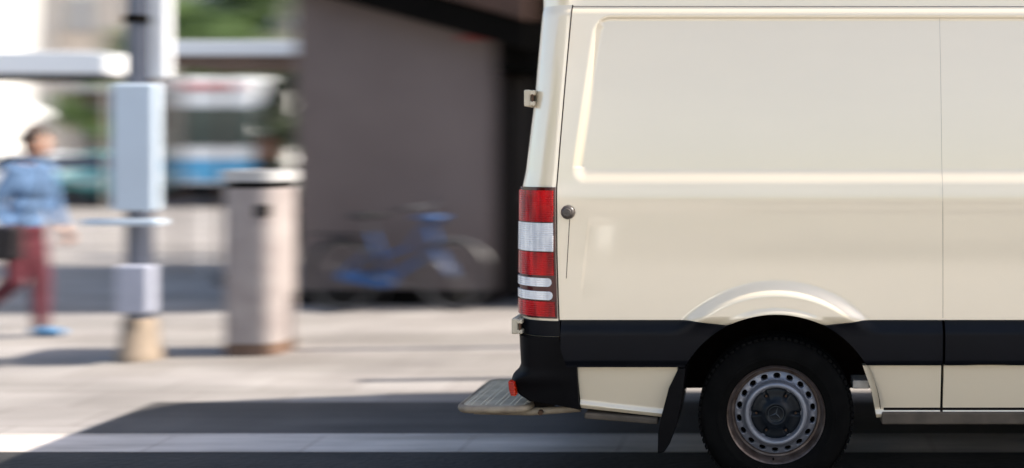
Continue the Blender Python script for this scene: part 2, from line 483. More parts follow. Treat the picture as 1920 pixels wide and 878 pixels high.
strip(g, np.stack([zs, zs * 0 + vz(7)], -1), .0025, -.001)
zs = np.linspace(.785, 2.1, 60)
strip(g, np.stack([zs * 0 + 2.42, zs], -1), .004)
strip(g, np.stack([zs[:28] * 0 + 3.45, zs[:28] + .25], -1), .004)
g.build('panel_gap', M['gap'], van)
# black backing behind the joints in the lower panels
for ya, yb in ((Y0 + .05, Y0 + .07), (2 * YC - Y0 - .07, 2 * YC - Y0 - .05)):
    for x0_, x1_, z0_ in ((.48, 3.18, .35), (-.95, -.47, .40)):
        bm = bmesh.new(); bx(bm, x0_, x1_, ya, yb, z0_, .80); bobj('inner_sill', bm, M['under'], van)

# ---- rear lamp (near and far side)
def lamp(side):
    root = empty('tail_lamp', (0, 0, 0)); root.parent = van
    def seg_(name, za, zb, t0, t1, off, m, nz=16, r=0.):
        T, Z = np.meshgrid(np.linspace(t0, t1, 26), np.linspace(zb, za, nz), indexing='ij')
        if r:   # rounded right end
            zc = (za + zb) / 2; h = abs(za - zb) / 2
            k = np.clip(1 - ((Z - zc) / h) ** 2, 0, 1) ** .5
            T = t1 + (T - t1) * (1 - 0) ; T = np.where(T < t0 + .06, t0 + (1 - k) * .05 + (T - t0) * (1 - (1 - k) * .05 / .06), T)
        P = corner(T, Z, off)
        Pn = np.pad(P, ((1, 1), (1, 1), (0, 0)), mode='edge')
        base = np.pad(corner(T, Z, -.01), ((1, 1), (1, 1), (0, 0)), mode='edge')
        for sl in ((0, slice(None)), (-1, slice(None)), (slice(None), 0), (slice(None), -1)): Pn[sl] = base[sl]
        if side: Pn = Pn.copy(); Pn[..., 1] = 2 * YC - Pn[..., 1]
        a = Acc(); a.g(Pn, flip=not side)
        return a.build(name, m, root, ang=50)
    seg_('lamp_housing', vz(597), vz(351), .01, .92, .010, M['darkred'])
    seg_('red_lens', vz(416), vz(357), .035, .86, .016, M['red'])
    seg_('clear_lens', vz(471), vz(418), .035, .88, .017, M['clear'])
    seg_('red_lens', vz(516), vz(473), .035, .88, .016, M['red'])
    seg_('clear_lens', vz(537), vz(521), .07, .88, .017, M['clear'], r=1)
    seg_('clear_lens', vz(562), vz(546), .06, .88, .017, M['clear'], r=1)
    seg_('red_lens', vz(593), vz(565), .035, .88, .016, M['red'])
lamp(0); lamp(1)

# ---- lock knob
bm = bmesh.new()
kx, kz = vx(1065), vz(398); ky = Y0 + float(D(kx, kz))
lathe(bm, [(0, -.030), (.016, -.030), (.0175, -.026), (.018, -.022), (.023, -.020), (.028, -.016), (.031, -.009), (.031, .004), (0, .004)], 40, 'y', (kx, ky, kz))
k = bobj('lock_knob', bm, M['knob'], van, smooth=True)
bm = bmesh.new(); bx(bm, kx - .010, kx + .010, ky - .0325, ky - .029, kz - .003, kz + .003, Matrix.Rotation(R(-12), 3, 'Y'), (kx, ky, kz))
bobj('grip_bar', bm, M['knob'], k, bevel=.001)

# ---- door hinges at the rear corner
def hinge(zc, h, wv_):
    xe = float(xr(zc)); y = Y0 + float(D(float(seam(zc)), zc)) + .075
    root = empty('door_hinge', (0, 0, 0)); root.parent = van
    bm = bmesh.new()
    bx(bm, xe - .018 + wv_, xe + .012 + wv_, y - .025, y + .12, zc - h / 2, zc + h / 2)
    bobj('hinge_plate', bm, M['hinge'], root, bevel=.006)
    bm = bmesh.new()
    bx(bm, xe + .010 + wv_, xe + .034 + wv_, y - .035, y + .02, zc + h * .18, zc + h / 2 - .002)
    bx(bm, xe + .010 + wv_, xe + .034 + wv_, y - .035, y + .02, zc - h / 2 + .002, zc - h * .18)
    bobj('hinge_arm', bm, M['hinge'], root, bevel=.005)
    bm = bmesh.new(); lathe(bm, [(.007, -h * .45), (.007, h * .45)], 14, 'z', (xe + .022 + wv_, y - .028, zc))
    bobj('hinge_pin', bm, M['bolt'], root, smooth=True)
hinge(vz(182), .075, -.008); hinge(vz(616), .070, -.004)

# ---- rear doors: centre gap, handle, bumper
bm = bmesh.new(); bx(bm, -1.185, -1.165, YC - .003, YC + .003, .72, 2.1)
bobj('door_gap', bm, M['gap'], van)
for a in (-1, 1):
    bm = bmesh.new(); pq = []
    for (yq, zq) in [(YC + a * .10, 1.42), (YC + a * .62, 1.42), (YC + a * .60, 1.95), (YC + a * .10, 1.95)]: pq.append((float(xr(zq)) - .019 * math.sin(PI * abs(yq - Y0 - .2) / 1.56) ** .5 - .002, yq, zq))
    fr_ = [bm.verts.new(q) for q in pq]; bk = [bm.verts.new((q[0] + .02, q[1], q[2])) for q in pq]
    bm.faces.new(fr_); bm.faces.new(bk[::-1])
    for q in range(4): bm.faces.new([fr_[q], bk[q], bk[(q + 1) % 4], fr_[(q + 1) % 4]])
    bmesh.ops.recalc_face_normals(bm, faces=bm.faces[:])
    bobj('rear_window', bm, M['glass'], van)
bm = bmesh.new()
prism(bm, [(vx(951), vz(388)), (vx(958), vz(382)), (vx(968), vz(381)), (vx(968), vz(418)), (vx(959), vz(416)), (vx(951), vz(408))], Y0 + .42, Y0 + .56)
bobj('door_lamp', bm, M['darkred'], van, bevel=.004)
bm = bmesh.new(); lathe(bm, [(.0, -.02), (.011, -.02), (.013, -.012), (.013, .01), (0, .01)], 20, 'x', (vx(958), Y0 + .30, vz(487)))
bobj('door_stop', bm, M['chrome'], van, smooth=True)
bm = bmesh.new(); bx(bm, -1.20, -1.165, YC - .26, YC + .26, .95, 1.06)
bobj('plate_holder', bm, M['trim'], van, bevel=.006)

# rear corner dark trim between lamp and bumper
a = Acc()
T, Z = np.meshgrid(np.linspace(-0.02, .80, 24), np.linspace(vz(631), vz(602), 10), indexing='ij')
P = corner(T, Z, .006); Pn = np.pad(P, ((1, 1), (1, 1), (0, 0)), mode='edge')
Bs = np.pad(corner(T, Z, -.02), ((1, 1), (1, 1), (0, 0)), mode='edge')
for sl in ((0, slice(None)), (-1, slice(None)), (slice(None), 0), (slice(None), -1)): Pn[sl] = Bs[sl]
pair('corner_trim', Pn, M['trim'], van, flip=True)

# bumper: side outline swept round the corner
def bump_right(z): return np.interp(z, [vz(771), vz(690), vz(681), vz(668), vz(655), vz(642), vz(632)], [vx(1084), vx(1081), vx(1080), vx(1066), vx(1057), vx(1051), vx(1048)])
def bump_left(z): return np.interp(z, [vz(758), vz(752), vz(744), vz(738), vz(714), vz(709), vz(700), vz(690), vz(632)], [vx(1000), vx(975), vx(962), vx(957), vx(950), vx(951), vx(960), vx(964), vx(962)])
def bump_bot(x): return np.interp(x, [-1.3, vx(958), vx(975), vx(1040), vx(1084)], [vz(742), vz(744), vz(752), vz(762), vz(771)])
a = Acc()
rows = np.concatenate([np.linspace(0, 1, 60)])
nz_, ns = 60, 70
P = np.zeros((ns, nz_, 3))
for j, q in enumerate(rows):
    z = vz(771) + q * (vz(632) - vz(771))
    xl_, xr_ = float(bump_left(max(z, vz(752)))), float(bump_right(z))
    rxx = min(.085 - .045 * float(sm(vz(700), vz(716), z)), xr_ - xl_ - .01)
    yface = Y0 + float(D(xr_, z)) - .012
    shelf = .012 * math.exp(-((z - vz(712)) / .03) ** 2)
    path = []
    for s in np.linspace(0, 1, 26): path.append((xr_ + s * (xl_ + rxx - xr_), yface - shelf * s))
    for s in np.linspace(0, 1, 23)[1:]:
        aa = s * PI / 2; path.append((xl_ + rxx - rxx * math.sin(aa), yface - shelf + .15 * (1 - math.cos(aa))))
    yl = path[-1][1]
    for s in np.linspace(0, 1, ns - len(path) + 1)[1:]: path.append((xl_, yl + s * (YC - yl)))
    for i, (x, y) in enumerate(path):
        zb = float(bump_bot(x)) if y < Y0 + .2 else vz(745)
        P[i, j] = (x, y, max(z, zb + (z - vz(771)) * .02))
Pn = np.pad(P, ((1, 0), (1, 1), (0, 0)), mode='edge')
Pn[0, :, 1] += .06
Pn[:, 0, 1] += .06; Pn[:, 0, 0] += .03; Pn[:, -1, 1] += .04; Pn[:, -1, 0] += .02
a.both(Pn, flip=True)
bump_o = a.build('rear_bumper', M['bumper'], van, ang=48)
bm = bmesh.new()
prism(bm, [(vx(955), vz(713)), (vx(966), vz(714)), (vx(969), vz(741)), (vx(960.5), vz(740)), (vx(957), vz(730))], Y0 - .0235, Y0 + .02)
refl = bobj('reflector', bm, M['amber'], van, bevel=.003)
# far reflector
r2 = refl.copy(); col.objects.link(r2); r2.location.y = 2 * YC - 2 * Y0 - .076

# ---- wheels
def make_wheel():
    """local: axis along y, outer face towards -y, centre at origin"""
    root = empty('wheel', (0, 0, 0))
    bm = bmesh.new()
    prof = [(.214, -.085), (.222, -.098), (.235, -.103), (.250, -.108), (.252, -.110), (.262, -.1105), (.264, -.109), (.292, -.110), (.315, -.104), (.330, -.094), (.341, -.080), (.345, -.060),
            (.347, -.042), (.340, -.041), (.340, -.036), (.348, -.035), (.349, -.004), (.341, -.003), (.341, .003), (.349, .004), (.348, .035), (.340, .036), (.340, .041), (.347, .042),
            (.345, .060), (.341, .080), (.315, .104), (.262, .110), (.222, .098), (.214, .085)]
    lathe(bm, prof, 120, 'y', close=True)
    ty = bobj('tyre', bm, M['rubber'], root, smooth=True)
    bm = bmesh.new()    # shoulder blocks
    for k in range(72):
        a = 2 * PI * k / 72
        vs = bx(bm, -.0095, .0095, -.098, -.060, .334, .3464)
        bmesh.ops.rotate(bm, verts=vs, cent=(0, 0, 0), matrix=Matrix.Rotation(a, 3, 'Y'))
    bobj('tread_blocks', bm, M['rubber'], ty, bevel=.002)
    # rim barrel and flange
    bm = bmesh.new()
    lathe(bm, [(.205, -.070), (.2085, -.084), (.2125, -.093), (.2185, -.098), (.2195, -.094), (.2165, -.086), (.213, -.05), (.21, .08), (.20, .08), (.200, -.020), (.198, -.045), (.2000, -.062)], 120, 'y', close=True)
    rim = bobj('rim', bm, M['rimrust'], root, smooth=True)
    # pierced disc: built as polar grid with oval holes left open
    n = 18; seg = 18 * 24
    bm = bmesh.new()
    def depth(r):
        return float(np.interp(r, [.113, .116, .122, .130, .137, .144, .148, .158, .172, .182, .190, .1985, .2005], [-.060, -.078, -.086, -.088, -.085, -.074, -.064, -.056, -.052, -.048, -.044, -.046, -.050]))
    cxh, rh, th = .1665, .0115, .0155
    # ring sectors with hole: radial map between hole outline and sector boundary
    for k in range(n):
        a0 = 2 * PI * k / n + R(1.5); half = PI / n
        K = 32
        hole = []; outer = []
        ri, ro = .1475, .1845
        for q in range(K):
            t = 2 * PI * q / K
            hx_, hy_ = th * math.cos(t), rh * math.sin(t)
            hole.append((hx_, cxh + hy_))
            # square boundary in (angle, radius)
            c, s = math.cos(t), math.sin(t); mx_ = max(abs(c), abs(s))
            ang = c / mx_ * half; rad = (ri + ro) / 2 + s / mx_ * (ro - ri) / 2
            outer.append((rad * math.sin(ang), rad * math.cos(ang)))
        rings = []
        for lv in (-.35, 0, .12, .4, .7, 1.0):
            ring = []
            for q in range(K):
                if lv <= 0:
                    x, z = hole[q]; yy = depth(math.hypot(x, z)) + (.005 + .012 if lv < 0 else .0015)
                    if lv < 0: x, z = x * .9, cxh + (z - cxh) * .9
                else:
                    x = hole[q][0] * (1 - lv) + outer[q][0] * lv; z = hole[q][1] * (1 - lv) + outer[q][1] * lv
                    yy = depth(math.hypot(x, z)) - (.0015 if lv == .12 else 0)
                X_ = x * math.cos(a0) + z * math.sin(a0); Z_ = -x * math.sin(a0) + z * math.cos(a0)
                ring.append(bm.verts.new((X_, yy, Z_)))
            rings.append(ring)
        for A, B in zip(rings, rings[1:]):
            for q in range(K): bm.faces.new([A[q], A[(q + 1) % K], B[(q + 1) % K], B[q]])
    bmesh.ops.recalc_face_normals(bm, faces=bm.faces[:])
    me = bpy.data.meshes.new('disc'); bm.to_mesh(me); bm.free()
    disc = obj('wheel_disc', me, M['steel'], root, True)
    bm = bmesh.new()
    rr = [.110, .113, .116, .119, .122, .126, .130, .134, .137, .140, .144, .1462, .1482]
    lathe(bm, [(r, depth(r)) for r in rr] + [(.14, -.04), (.11, -.04)], 120, 'y', close=True)
    bobj('disc_ring', bm, M['steel'], root, smooth=True)
    bm = bmesh.new()
    rr = [.1838, .187, .190, .194, .1985, .2005]
    lathe(bm, [(r, depth(r)) for r in rr] + [(.2005, -.035), (.184, -.035)], 120, 'y', close=True)
    bobj('disc_ring', bm, M['rimrust'], root, smooth=True)
    bm = bmesh.new(); lathe(bm, [(0, .0), (.2, .0), (.2, .01), (0, .01)], 48, 'y')
    bobj('brake_drum', bm, M['under'], root, smooth=True)
    # hub cap with six bolt recesses
    bm = bmesh.new()
    N_ = 144; rad = [.0, .020, .034, .0372, .040, .046, .052, .060, .068, .076, .084, .092, .100, .107, .1125]
    hh = [-.080, -.080, -.080, -.083, -.088, -.090, -.086, -.076, -.070, -.068, -.067, -.067, -.067, -.066, -.062]
    rings = []
    for r, h in zip(rad[1:], hh[1:]):
        ring = []
        for k in range(N_):
            t = 2 * PI * k / N_; y = h
            dd = (t - R(90) + PI / 6) % (PI / 3) - PI / 6 if False else ((t - PI / 6 + R(30)) % (PI / 3)) - PI / 6
            dd = ((t + PI / 6) % (PI / 3)) - PI / 6
            wdt = abs(dd) * r
            if r > .070: y = h + .010 * (1 - min(1, max(0, (wdt - .007) / .003))) * min(1, (r - .068) / .010)
            ring.append(bm.verts.new((r * math.cos(t), y, r * math.sin(t))))
        rings.append(ring)
    ctr = bm.verts.new((0, hh[0], 0))
    for k in range(N_): bm.faces.new([ctr, rings[0][k], rings[0][(k + 1) % N_]])
    for A, B in zip(rings, rings[1:]):
        for k in range(N_): bm.faces.new([A[k], A[(k + 1) % N_], B[(k + 1) % N_], B[k]])
    bmesh.ops.recalc_face_normals(bm, faces=bm.faces[:])
    hub = bobj('hub_cap', bm, M['hubcap'], root, smooth=True, autosmooth=False)
    for k in range(6):
        a = k * PI / 3
        bm = bmesh.new(); lathe(bm, [(0, -.066), (.0045, -.066), (.0058, -.063), (.0058, -.052), (0, -.052)], 6, 'y', (.088 * math.cos(a), 0, .088 * math.sin(a)))
        bobj('bolt', bm, M['bolt'], hub)
    bm = bmesh.new()   # raised emblem: three pointed star in a ring
    lathe(bm, [(.0335, -.0800), (.0335, -.0825), (.0362, -.0825), (.0362, -.0800)], 48, 'y', close=True)
    for k in range(3):
        a = 2 * PI * k / 3 + R(14); d = Vector((math.sin(a), 0, math.cos(a))); p = Vector((math.cos(a), 0, -math.sin(a)))
        v0 = bm.verts.new(d * .0335 + Vector((0, -.0812, 0))); v1 = bm.verts.new(p * .0052 + Vector((0, -.0806, 0))); v2 = bm.verts.new(-p * .0052 + Vector((0, -.0806, 0))); v3 = bm.verts.new(Vector((0, -.0835, 0)))
        bm.faces.new([v0, v1, v3]); bm.faces.new([v0, v3, v2])
    bobj('emblem', bm, M['steel'] if False else mat('emblem', (.03, .04, .05), rough=.3, metal=.4), hub)
    bm = bmesh.new(); tube(bm, [(-.012, -.088, -.2), (-.012, -.100, -.192)], .0045, 8)
    bobj('valve', bm, M['rubber'], root, smooth=True)
    return root
wheel0 = make_wheel()
YW = Y0 + .125
wheel0.parent = van
wheel0.location = (0, YW, .350)
for (x, side) in ((3.665, 0), (0, 1), (3.665, 1)):
    c = copy_tree(wheel0, van)
    c.location = (x, YW if not side else 2 * YC - YW, .350)
    c.rotation_euler = (0, R(23), PI if side else 0)

# ---- wheel wells, underbody, axle, spring
for wx, wz in WH:
    for side in (0, 1):
        bm = bmesh.new()
        K = 36; A = []; B = []
        ya, yb = (Y0 + .0, Y0 + .42) if not side else (2 * YC - Y0, 2 * YC - Y0 - .42)
        for k in range(K + 1):
            t = R(4) + (PI - R(8)) * k / K; r = ARCH + .004
            A.append(bm.verts.new((wx + r * math.cos(t), ya + (.0 if not side else -.0), wz + r * math.sin(t))))
            B.append(bm.verts.new((wx + r * math.cos(t), yb, wz + r * math.sin(t))))
        for k in range(K): bm.faces.new([A[k], A[k + 1], B[k + 1], B[k]])
        bm.faces.new(B)
        bobj('wheel_well', bm, M['liner'], van, smooth=True)
bm = bmesh.new()
bx(bm, -1.02, 4.5, Y0 + .43, 2 * YC - Y0 - .43, .375, .62)
for (xa, xb) in ((-1.05, -.47), (.47, 3.19), (4.14, 4.55)):
    bx(bm, xa, xb, Y0 + .08, Y0 + .425, .44, .60); bx(bm, xa, xb, 2 * YC - Y0 - .425, 2 * YC - Y0 - .08, .44, .60)
bobj('chassis', bm, M['under'], van)
bm = bmesh.new(); tube(bm, [(0, Y0 + .3, .35), (0, YC - .15, .35)], .045, 12); tube(bm, [(0, YC + .15, .35), (0, 2 * YC - Y0 - .3, .35)], .045, 12); ball(bm, (0, YC, .35), .15, 16)
bobj('rear_axle', bm, M['under'], van, smooth=True)
for ya in (Y0 + .45, 2 * YC - Y0 - .52):
    bm = bmesh.new()
    pts = cbez((-.62, 0, .46), (0, 0, .30), (.66, 0, .46), 14)
    for p, q in zip(pts, pts[1:]):
        vs = [bm.verts.new(v) for v in [(p[0], ya, p[2] - .015), (q[0], ya, q[2] - .015), (q[0], ya + .07, q[2] - .015), (p[0], ya + .07, p[2] - .015), (p[0], ya, p[2] + .015), (q[0], ya, q[2] + .015), (q[0], ya + .07, q[2] + .015), (p[0], ya + .07, p[2] + .015)]]
        for f in [(3, 2, 1, 0), (4, 5, 6, 7), (0, 1, 5, 4), (1, 2, 6, 5), (2, 3, 7, 6), (3, 0, 4, 7)]: bm.faces.new([vs[i] for i in f])
    bobj('leaf_spring', bm, M['under'], van)
bm = bmesh.new(); bx(bm, vx(1602), vx(1634), Y0 + .10, Y0 + .22, vz(739), vz(723))
bobj('spring_bracket', bm, M['galv'], van, bevel=.004)
bm = bmesh.new(); tube(bm, [(.6, YC + .5, .40), (-.3, YC + .55, .38), (-1.0, YC + .58, .36)], .035, 12)
bobj('exhaust_pipe', bm, M['tube'], van, smooth=True)

# ---- mud flaps
for side in (0, 1):
    bm = bmesh.new()
    ya, yb = (Y0 - .004, Y0 + .24) if not side else (2 * YC - Y0 - .24, 2 * YC - Y0 + .004)
    poly = [(vx(1272), vz(691)), (vx(1286), vz(690)), (vx(1283), vz(715)), (vx(1277), vz(760)), (vx(1268), vz(800)), (vx(1256), vz(832)), (vx(1245), vz(848)), (vx(1233), vz(850)), (vx(1234), vz(812)), (vx(1240), vz(780)), (vx(1254), vz(728))]
    prism(bm, poly, ya, yb)
    bobj('mud_flap', bm, M['bumper'], van, bevel=.004)

# ---- rear step
stp = empty('rear_step', (0, 0, 0)); stp.parent = van
Zs = .385
ys0, ys1 = Y0 + .02, Y0 + .56
xa, xb = vx(853), vx(985)
outline = []
# rounded rectangle, near-left corner rounded
def rrect(x0, x1, y0, y1, r, n=7):
    pts = []
    for cx_, cy_, a0 in ((x1 - r, y1 - r, 0), (x0 + r, y1 - r, 90), (x0 + r, y0 + r, 180), (x1 - r, y0 + r, 270)):
        for k in range(n + 1):
            t = R(a0 + 90 * k / n); pts.append((cx_ + r * math.cos(t), cy_ + r * math.sin(t)))
    return pts
pl = rrect(xa + .012, xb, ys0 + .012, ys1 - .012, .05)
bm = bmesh.new(); prism(bm, pl, Zs - .008, Zs + .004, 'z')
nf0 = len(bm.faces)
for i in range(13):
    for j in range(22):
        if i % 3 == 2: continue
        lathe(bm, [(.0040, .003), (.0034, .0068), (0, .0074)], 6, 'z', (xa + .035 + i * .0215, ys0 + .04 + j * .0215, Zs))
bm.faces.ensure_lookup_table()
for f in bm.faces[nf0:]: f.material_index = 1
pobj = bobj('tread_plate', bm, [M['stepmetal'], M['stud']], stp)
bm = bmesh.new()
pr = rrect(xa + .006, xb, ys0 + .006, ys1 - .006, .06, 8)
pp = [(x, y, Zs - .010) for x, y in pr] + [(pr[0][0], pr[0][1], Zs - .010)]
tube(bm, pp, .017, 12, caps=False)
bobj('step_rim', bm, M['tube'], stp, smooth=True)
for yy in (Y0 + .09, Y0 + .46):
    bm = bmesh.new(); tube(bm, [(xa + .06, yy, Zs - .03), (vx(985), yy, Zs - .036), (vx(1075), yy + .02, Zs - .028), (vx(1090), yy + .02, .46)], .018, 12)
    bobj('step_arm', bm, M['tube'], stp, smooth=True)
bm = bmesh.new(); lathe(bm, [(0, -.024), (.012, -.024), (.012, .0), (0, 0)], 6, 'y', (vx(1007), Y0 + .085, Zs - .034)); bobj('bolt', bm, M['bolt'], stp)
bm = bmesh.new(); bx(bm, vx(990), vx(1030), Y0 + .1, Y0 + .5, Zs - .02, .46); bobj('step_bracket', bm, M['under'], stp, bevel=.005)

# ---- cab windows, front bumper, head lamps (ahead of the frame)
a = Acc()
cw = skin(lambda U, Z: 2.52 + U * (np.interp(Z, [1.30, 2.02], [3.84, 3.00]) - 2.52), lambda V, X: 1.32 + V * .70, 40, 20, off=-.004, lip=.01)
pair('cab_window', cw, M['glass'], van)
a = Acc(); fw = fr[2:19, 2:22].copy(); fw[..., 0] += .006; fw[..., 2] += .008
a.g(fw); a.build('windscreen', M['glass'], van)
bm = bmesh.new()
bp = [(XF - .25, Y0 + .05)] + [(XF + .02 + .16 * math.sin(PI * k / 14) ** .6, Y0 + .12 + (2 * YC - 2 * Y0 - .24) * k / 14) for k in range(15)] + [(XF - .25, 2 * YC - Y0 - .05)]
prism(bm, bp, .28, .72, 'z'); bobj('front_bumper', bm, M['bumper'], van, bevel=.03)
for ya in (Y0 + .14, 2 * YC - Y0 - .40):
    bm = bmesh.new(); bx(bm, XF - .10, XF + .10, ya, ya + .26, .80, 1.02); bobj('headlight', bm, M['clear'], van, bevel=.03)
for ya, yb in ((Y0 - .10, Y0 + .04), (2 * YC - Y0 - .04, 2 * YC - Y0 + .10)):
    bm = bmesh.new(); bx(bm, 3.62, 3.74, ya - .06 if ya < YC else ya, yb if ya < YC else yb + .06, 1.42, 1.72); bobj('wing_mirror', bm, M['bumper'], van, bevel=.03)
#__PART2__
# ================================================================== PLACE BEHIND THE VAN
def at(px, py, Y): return Vector(((px - 1455) / FPX * Y, Y, CAM_H + (280 - py) / FPX * Y))
def ax(px, Y): return (px - 1455) / FPX * Y

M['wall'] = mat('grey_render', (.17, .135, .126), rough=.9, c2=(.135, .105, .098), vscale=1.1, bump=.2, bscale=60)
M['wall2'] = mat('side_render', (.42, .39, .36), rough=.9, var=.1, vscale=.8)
M['beam'] = mat('brown_beam', (.055, .025, .015), rough=.7, var=.3, vscale=6, stretch=(1, 8, 8))
M['black_and_shade'] = mat('black_boards_and_shade', (.003, .0025, .002), rough=.95, spec=.1, var=.3)  # plain black for dark parts, and painted shade on the slanted beam
M['doorpaint'] = mat('door_brown', (.03, .02, .016), rough=.6, var=.2)
M['redsign'] = mat('red_sign', (.22, .03, .025), rough=.5)
M['white'] = mat('white_metal', (.78, .79, .80), rough=.5, var=.04)
M['awn'] = mat('white_canvas', (.84, .85, .85), rough=.8, var=.03)
M['brownwood'] = mat('brown_wood', (.14, .085, .06), rough=.7, var=.3, vscale=5)
M['pole'] = mat('blue_grey_pole', (.075, .085, .115), rough=.4, metal=.3, var=.1)
M['panel'] = mat('pale_blue_panel', (.50, .59, .68), rough=.45, var=.04, vscale=3)
M['stone'] = mat('bin_concrete', (.34, .305, .295), rough=.8, c2=(.26, .225, .22), vscale=6, bump=.3, bscale=50)
M['lidgrey'] = mat('lid_grey', (.40, .40, .40), rough=.6, var=.1)
M['tan'] = mat('tan_base', (.24, .19, .145), rough=.8, var=.15)
M['boxblue'] = mat('junction_box', (.36, .38, .46), rough=.5, var=.06)
M['bark'] = mat('bark', (.09, .07, .055), rough=.95, c2=(.05, .04, .03), vscale=6, bump=.7, bscale=25, stretch=(4, 4, 1))
M['postbrown'] = mat('post_brown', (.11, .085, .08), rough=.6, var=.1)

# ---- grey building with slanted beam
bld = empty('street_building', (0, 10, 0), 0, 'low grey rendered building with a slanted dark beam and dark doorway', 'building')
XL, XD0, XD1, XE = -4.74, -2.78, -2.36, 9.5
def bpart(name, bm, m, parent=None, bevel=0.):
    o = bobj(name, bm, m, parent or bld, bevel=bevel); o.location = o.location
    if parent is None: o.location.y = -10
    return o
bm = bmesh.new(); bx(bm, XL, XD0, 10, 10.25, 0, 3.3); bpart('wall', bm, M['wall'])
bm = bmesh.new(); bx(bm, XL, XL + .25, 10.252, 13.6, 0, 3.3); bpart('wall', bm, M['wall2'])
bm = bmesh.new(); bx(bm, XE - .25, XE, 10.252, 13.6, 0, 3.3); bpart('wall', bm, M['wall2'])
bm = bmesh.new(); bx(bm, XD1, XE, 10, 10.25, 0, 3.3); bpart('wall', bm, M['wall'])
bm = bmesh.new(); bx(bm, XL, XE, 13.602, 13.85, 0, 3.3); bpart('wall', bm, M['wall2'])
bm = bmesh.new(); bx(bm, XD0, XD1, 10.0, 10.25, 2.30, 3.3); bpart('lintel', bm, M['black_and_shade'])
bm = bmesh.new(); bx(bm, XD0 + .04, XD1 - .04, 10.45, 10.50, .02, 2.28); dd = bpart('door', bm, M['doorpaint'])
bm = bmesh.new(); tube(bm, [(XD1 - .12, 10.45, 1.02), (XD1 - .12, 10.40, 1.02), (XD1 - .20, 10.40, 1.02)], .01, 8); bobj('handle', bm, M['chrome'], dd)
for x0, x1 in ((XD0 - .0, XD0 + .04), (XD1 - .04, XD1)):
    bm = bmesh.new(); bx(bm, x0 + .001, x1 - .001, 10.26, 10.52, 0, 2.29); bpart('door_jamb', bm, M['black_and_shade'])
bm = bmesh.new(); bx(bm, XL - .15, XE + .15, 9.96, 13.95, 3.301, 3.45); bpart('roof', bm, M['beam'], bevel=.01)
# slanted beam (stair soffit): bottom edge falls to the right
ang = math.atan2(.42, 1.58)
bm = bmesh.new(); prism(bm, [(-4.9, 3.16), (-2.35, 2.48), (-2.35, 2.75), (-4.35, 3.29), (-4.9, 3.29)], 9.72, 9.995); bpart('slanted_beam', bm, M['black_and_shade'], bevel=.008)  # its black colour stands for the shade under a brown beam
bm = bmesh.new(); prism(bm, [(-4.3, 3.295), (-2.35, 2.753), (-2.35, 3.295)], 9.66, 9.99); bpart('stair_fascia', bm, M['beam'], bevel=.005)
bm = bmesh.new(); bx(bm, XD1 + .002, XD1 + .3, 9.80, 9.998, 0, 3.2); bpart('pillar', bm, M['black_and_shade'], bevel=.01)
bm = bmesh.new(); bx(bm, ax(862, 9.97), ax(912, 9.97), 9.965, 9.998, 2.60, 2.66); bpart('sign_board', bm, M['redsign'], bevel=.004)
bm = bmesh.new(); bx(bm, XL, XD0 - .01, 9.985, 9.999, 0, .14); bpart('plinth', bm, M['black_and_shade'])
for x0 in (-.6, 1.8, 4.6, 7.0):
    bm = bmesh.new(); bx(bm, x0, x0 + 1.3, 9.985, 10.02, 1.0, 2.3); wnd = bpart('window', bm, M['glass'])
    for a_ in ((x0 - .06, x0, 1.0, 2.3), (x0 + 1.3, x0 + 1.36, 1.0, 2.3), (x0 - .06, x0 + 1.36, 2.3, 2.36), (x0 + .63, x0 + .67, 1.0, 2.3)):
        bm = bmesh.new(); bx(bm, a_[0], a_[1], 9.96, 9.999, a_[2], a_[3]); bobj('frame', bm, M['white'], wnd)
    bm = bmesh.new(); bx(bm, x0 - .1, x0 + 1.4, 9.90, 9.999, .94, .998); bobj('sill', bm, M['stone'], wnd)
# flat side canopy of the building
bm = bmesh.new(); bx(bm, -7.45, XL - .02, 12.2, 13.6, 2.66, 2.84); cp = bpart('side_canopy', bm, M['awn'], bevel=.01)
bm = bmesh.new(); bx(bm, -7.42, XL - .02, 12.24, 13.56, 2.56, 2.658); bobj('canopy_frame', bm, M['brownwood'], cp)
for yq in (12.4, 13.4):
    bm = bmesh.new(); tube(bm, [(-7.3, yq, 0), (-7.3, yq, 2.56)], .03, 8); bobj('canopy_post', bm, M['brownwood'], cp)

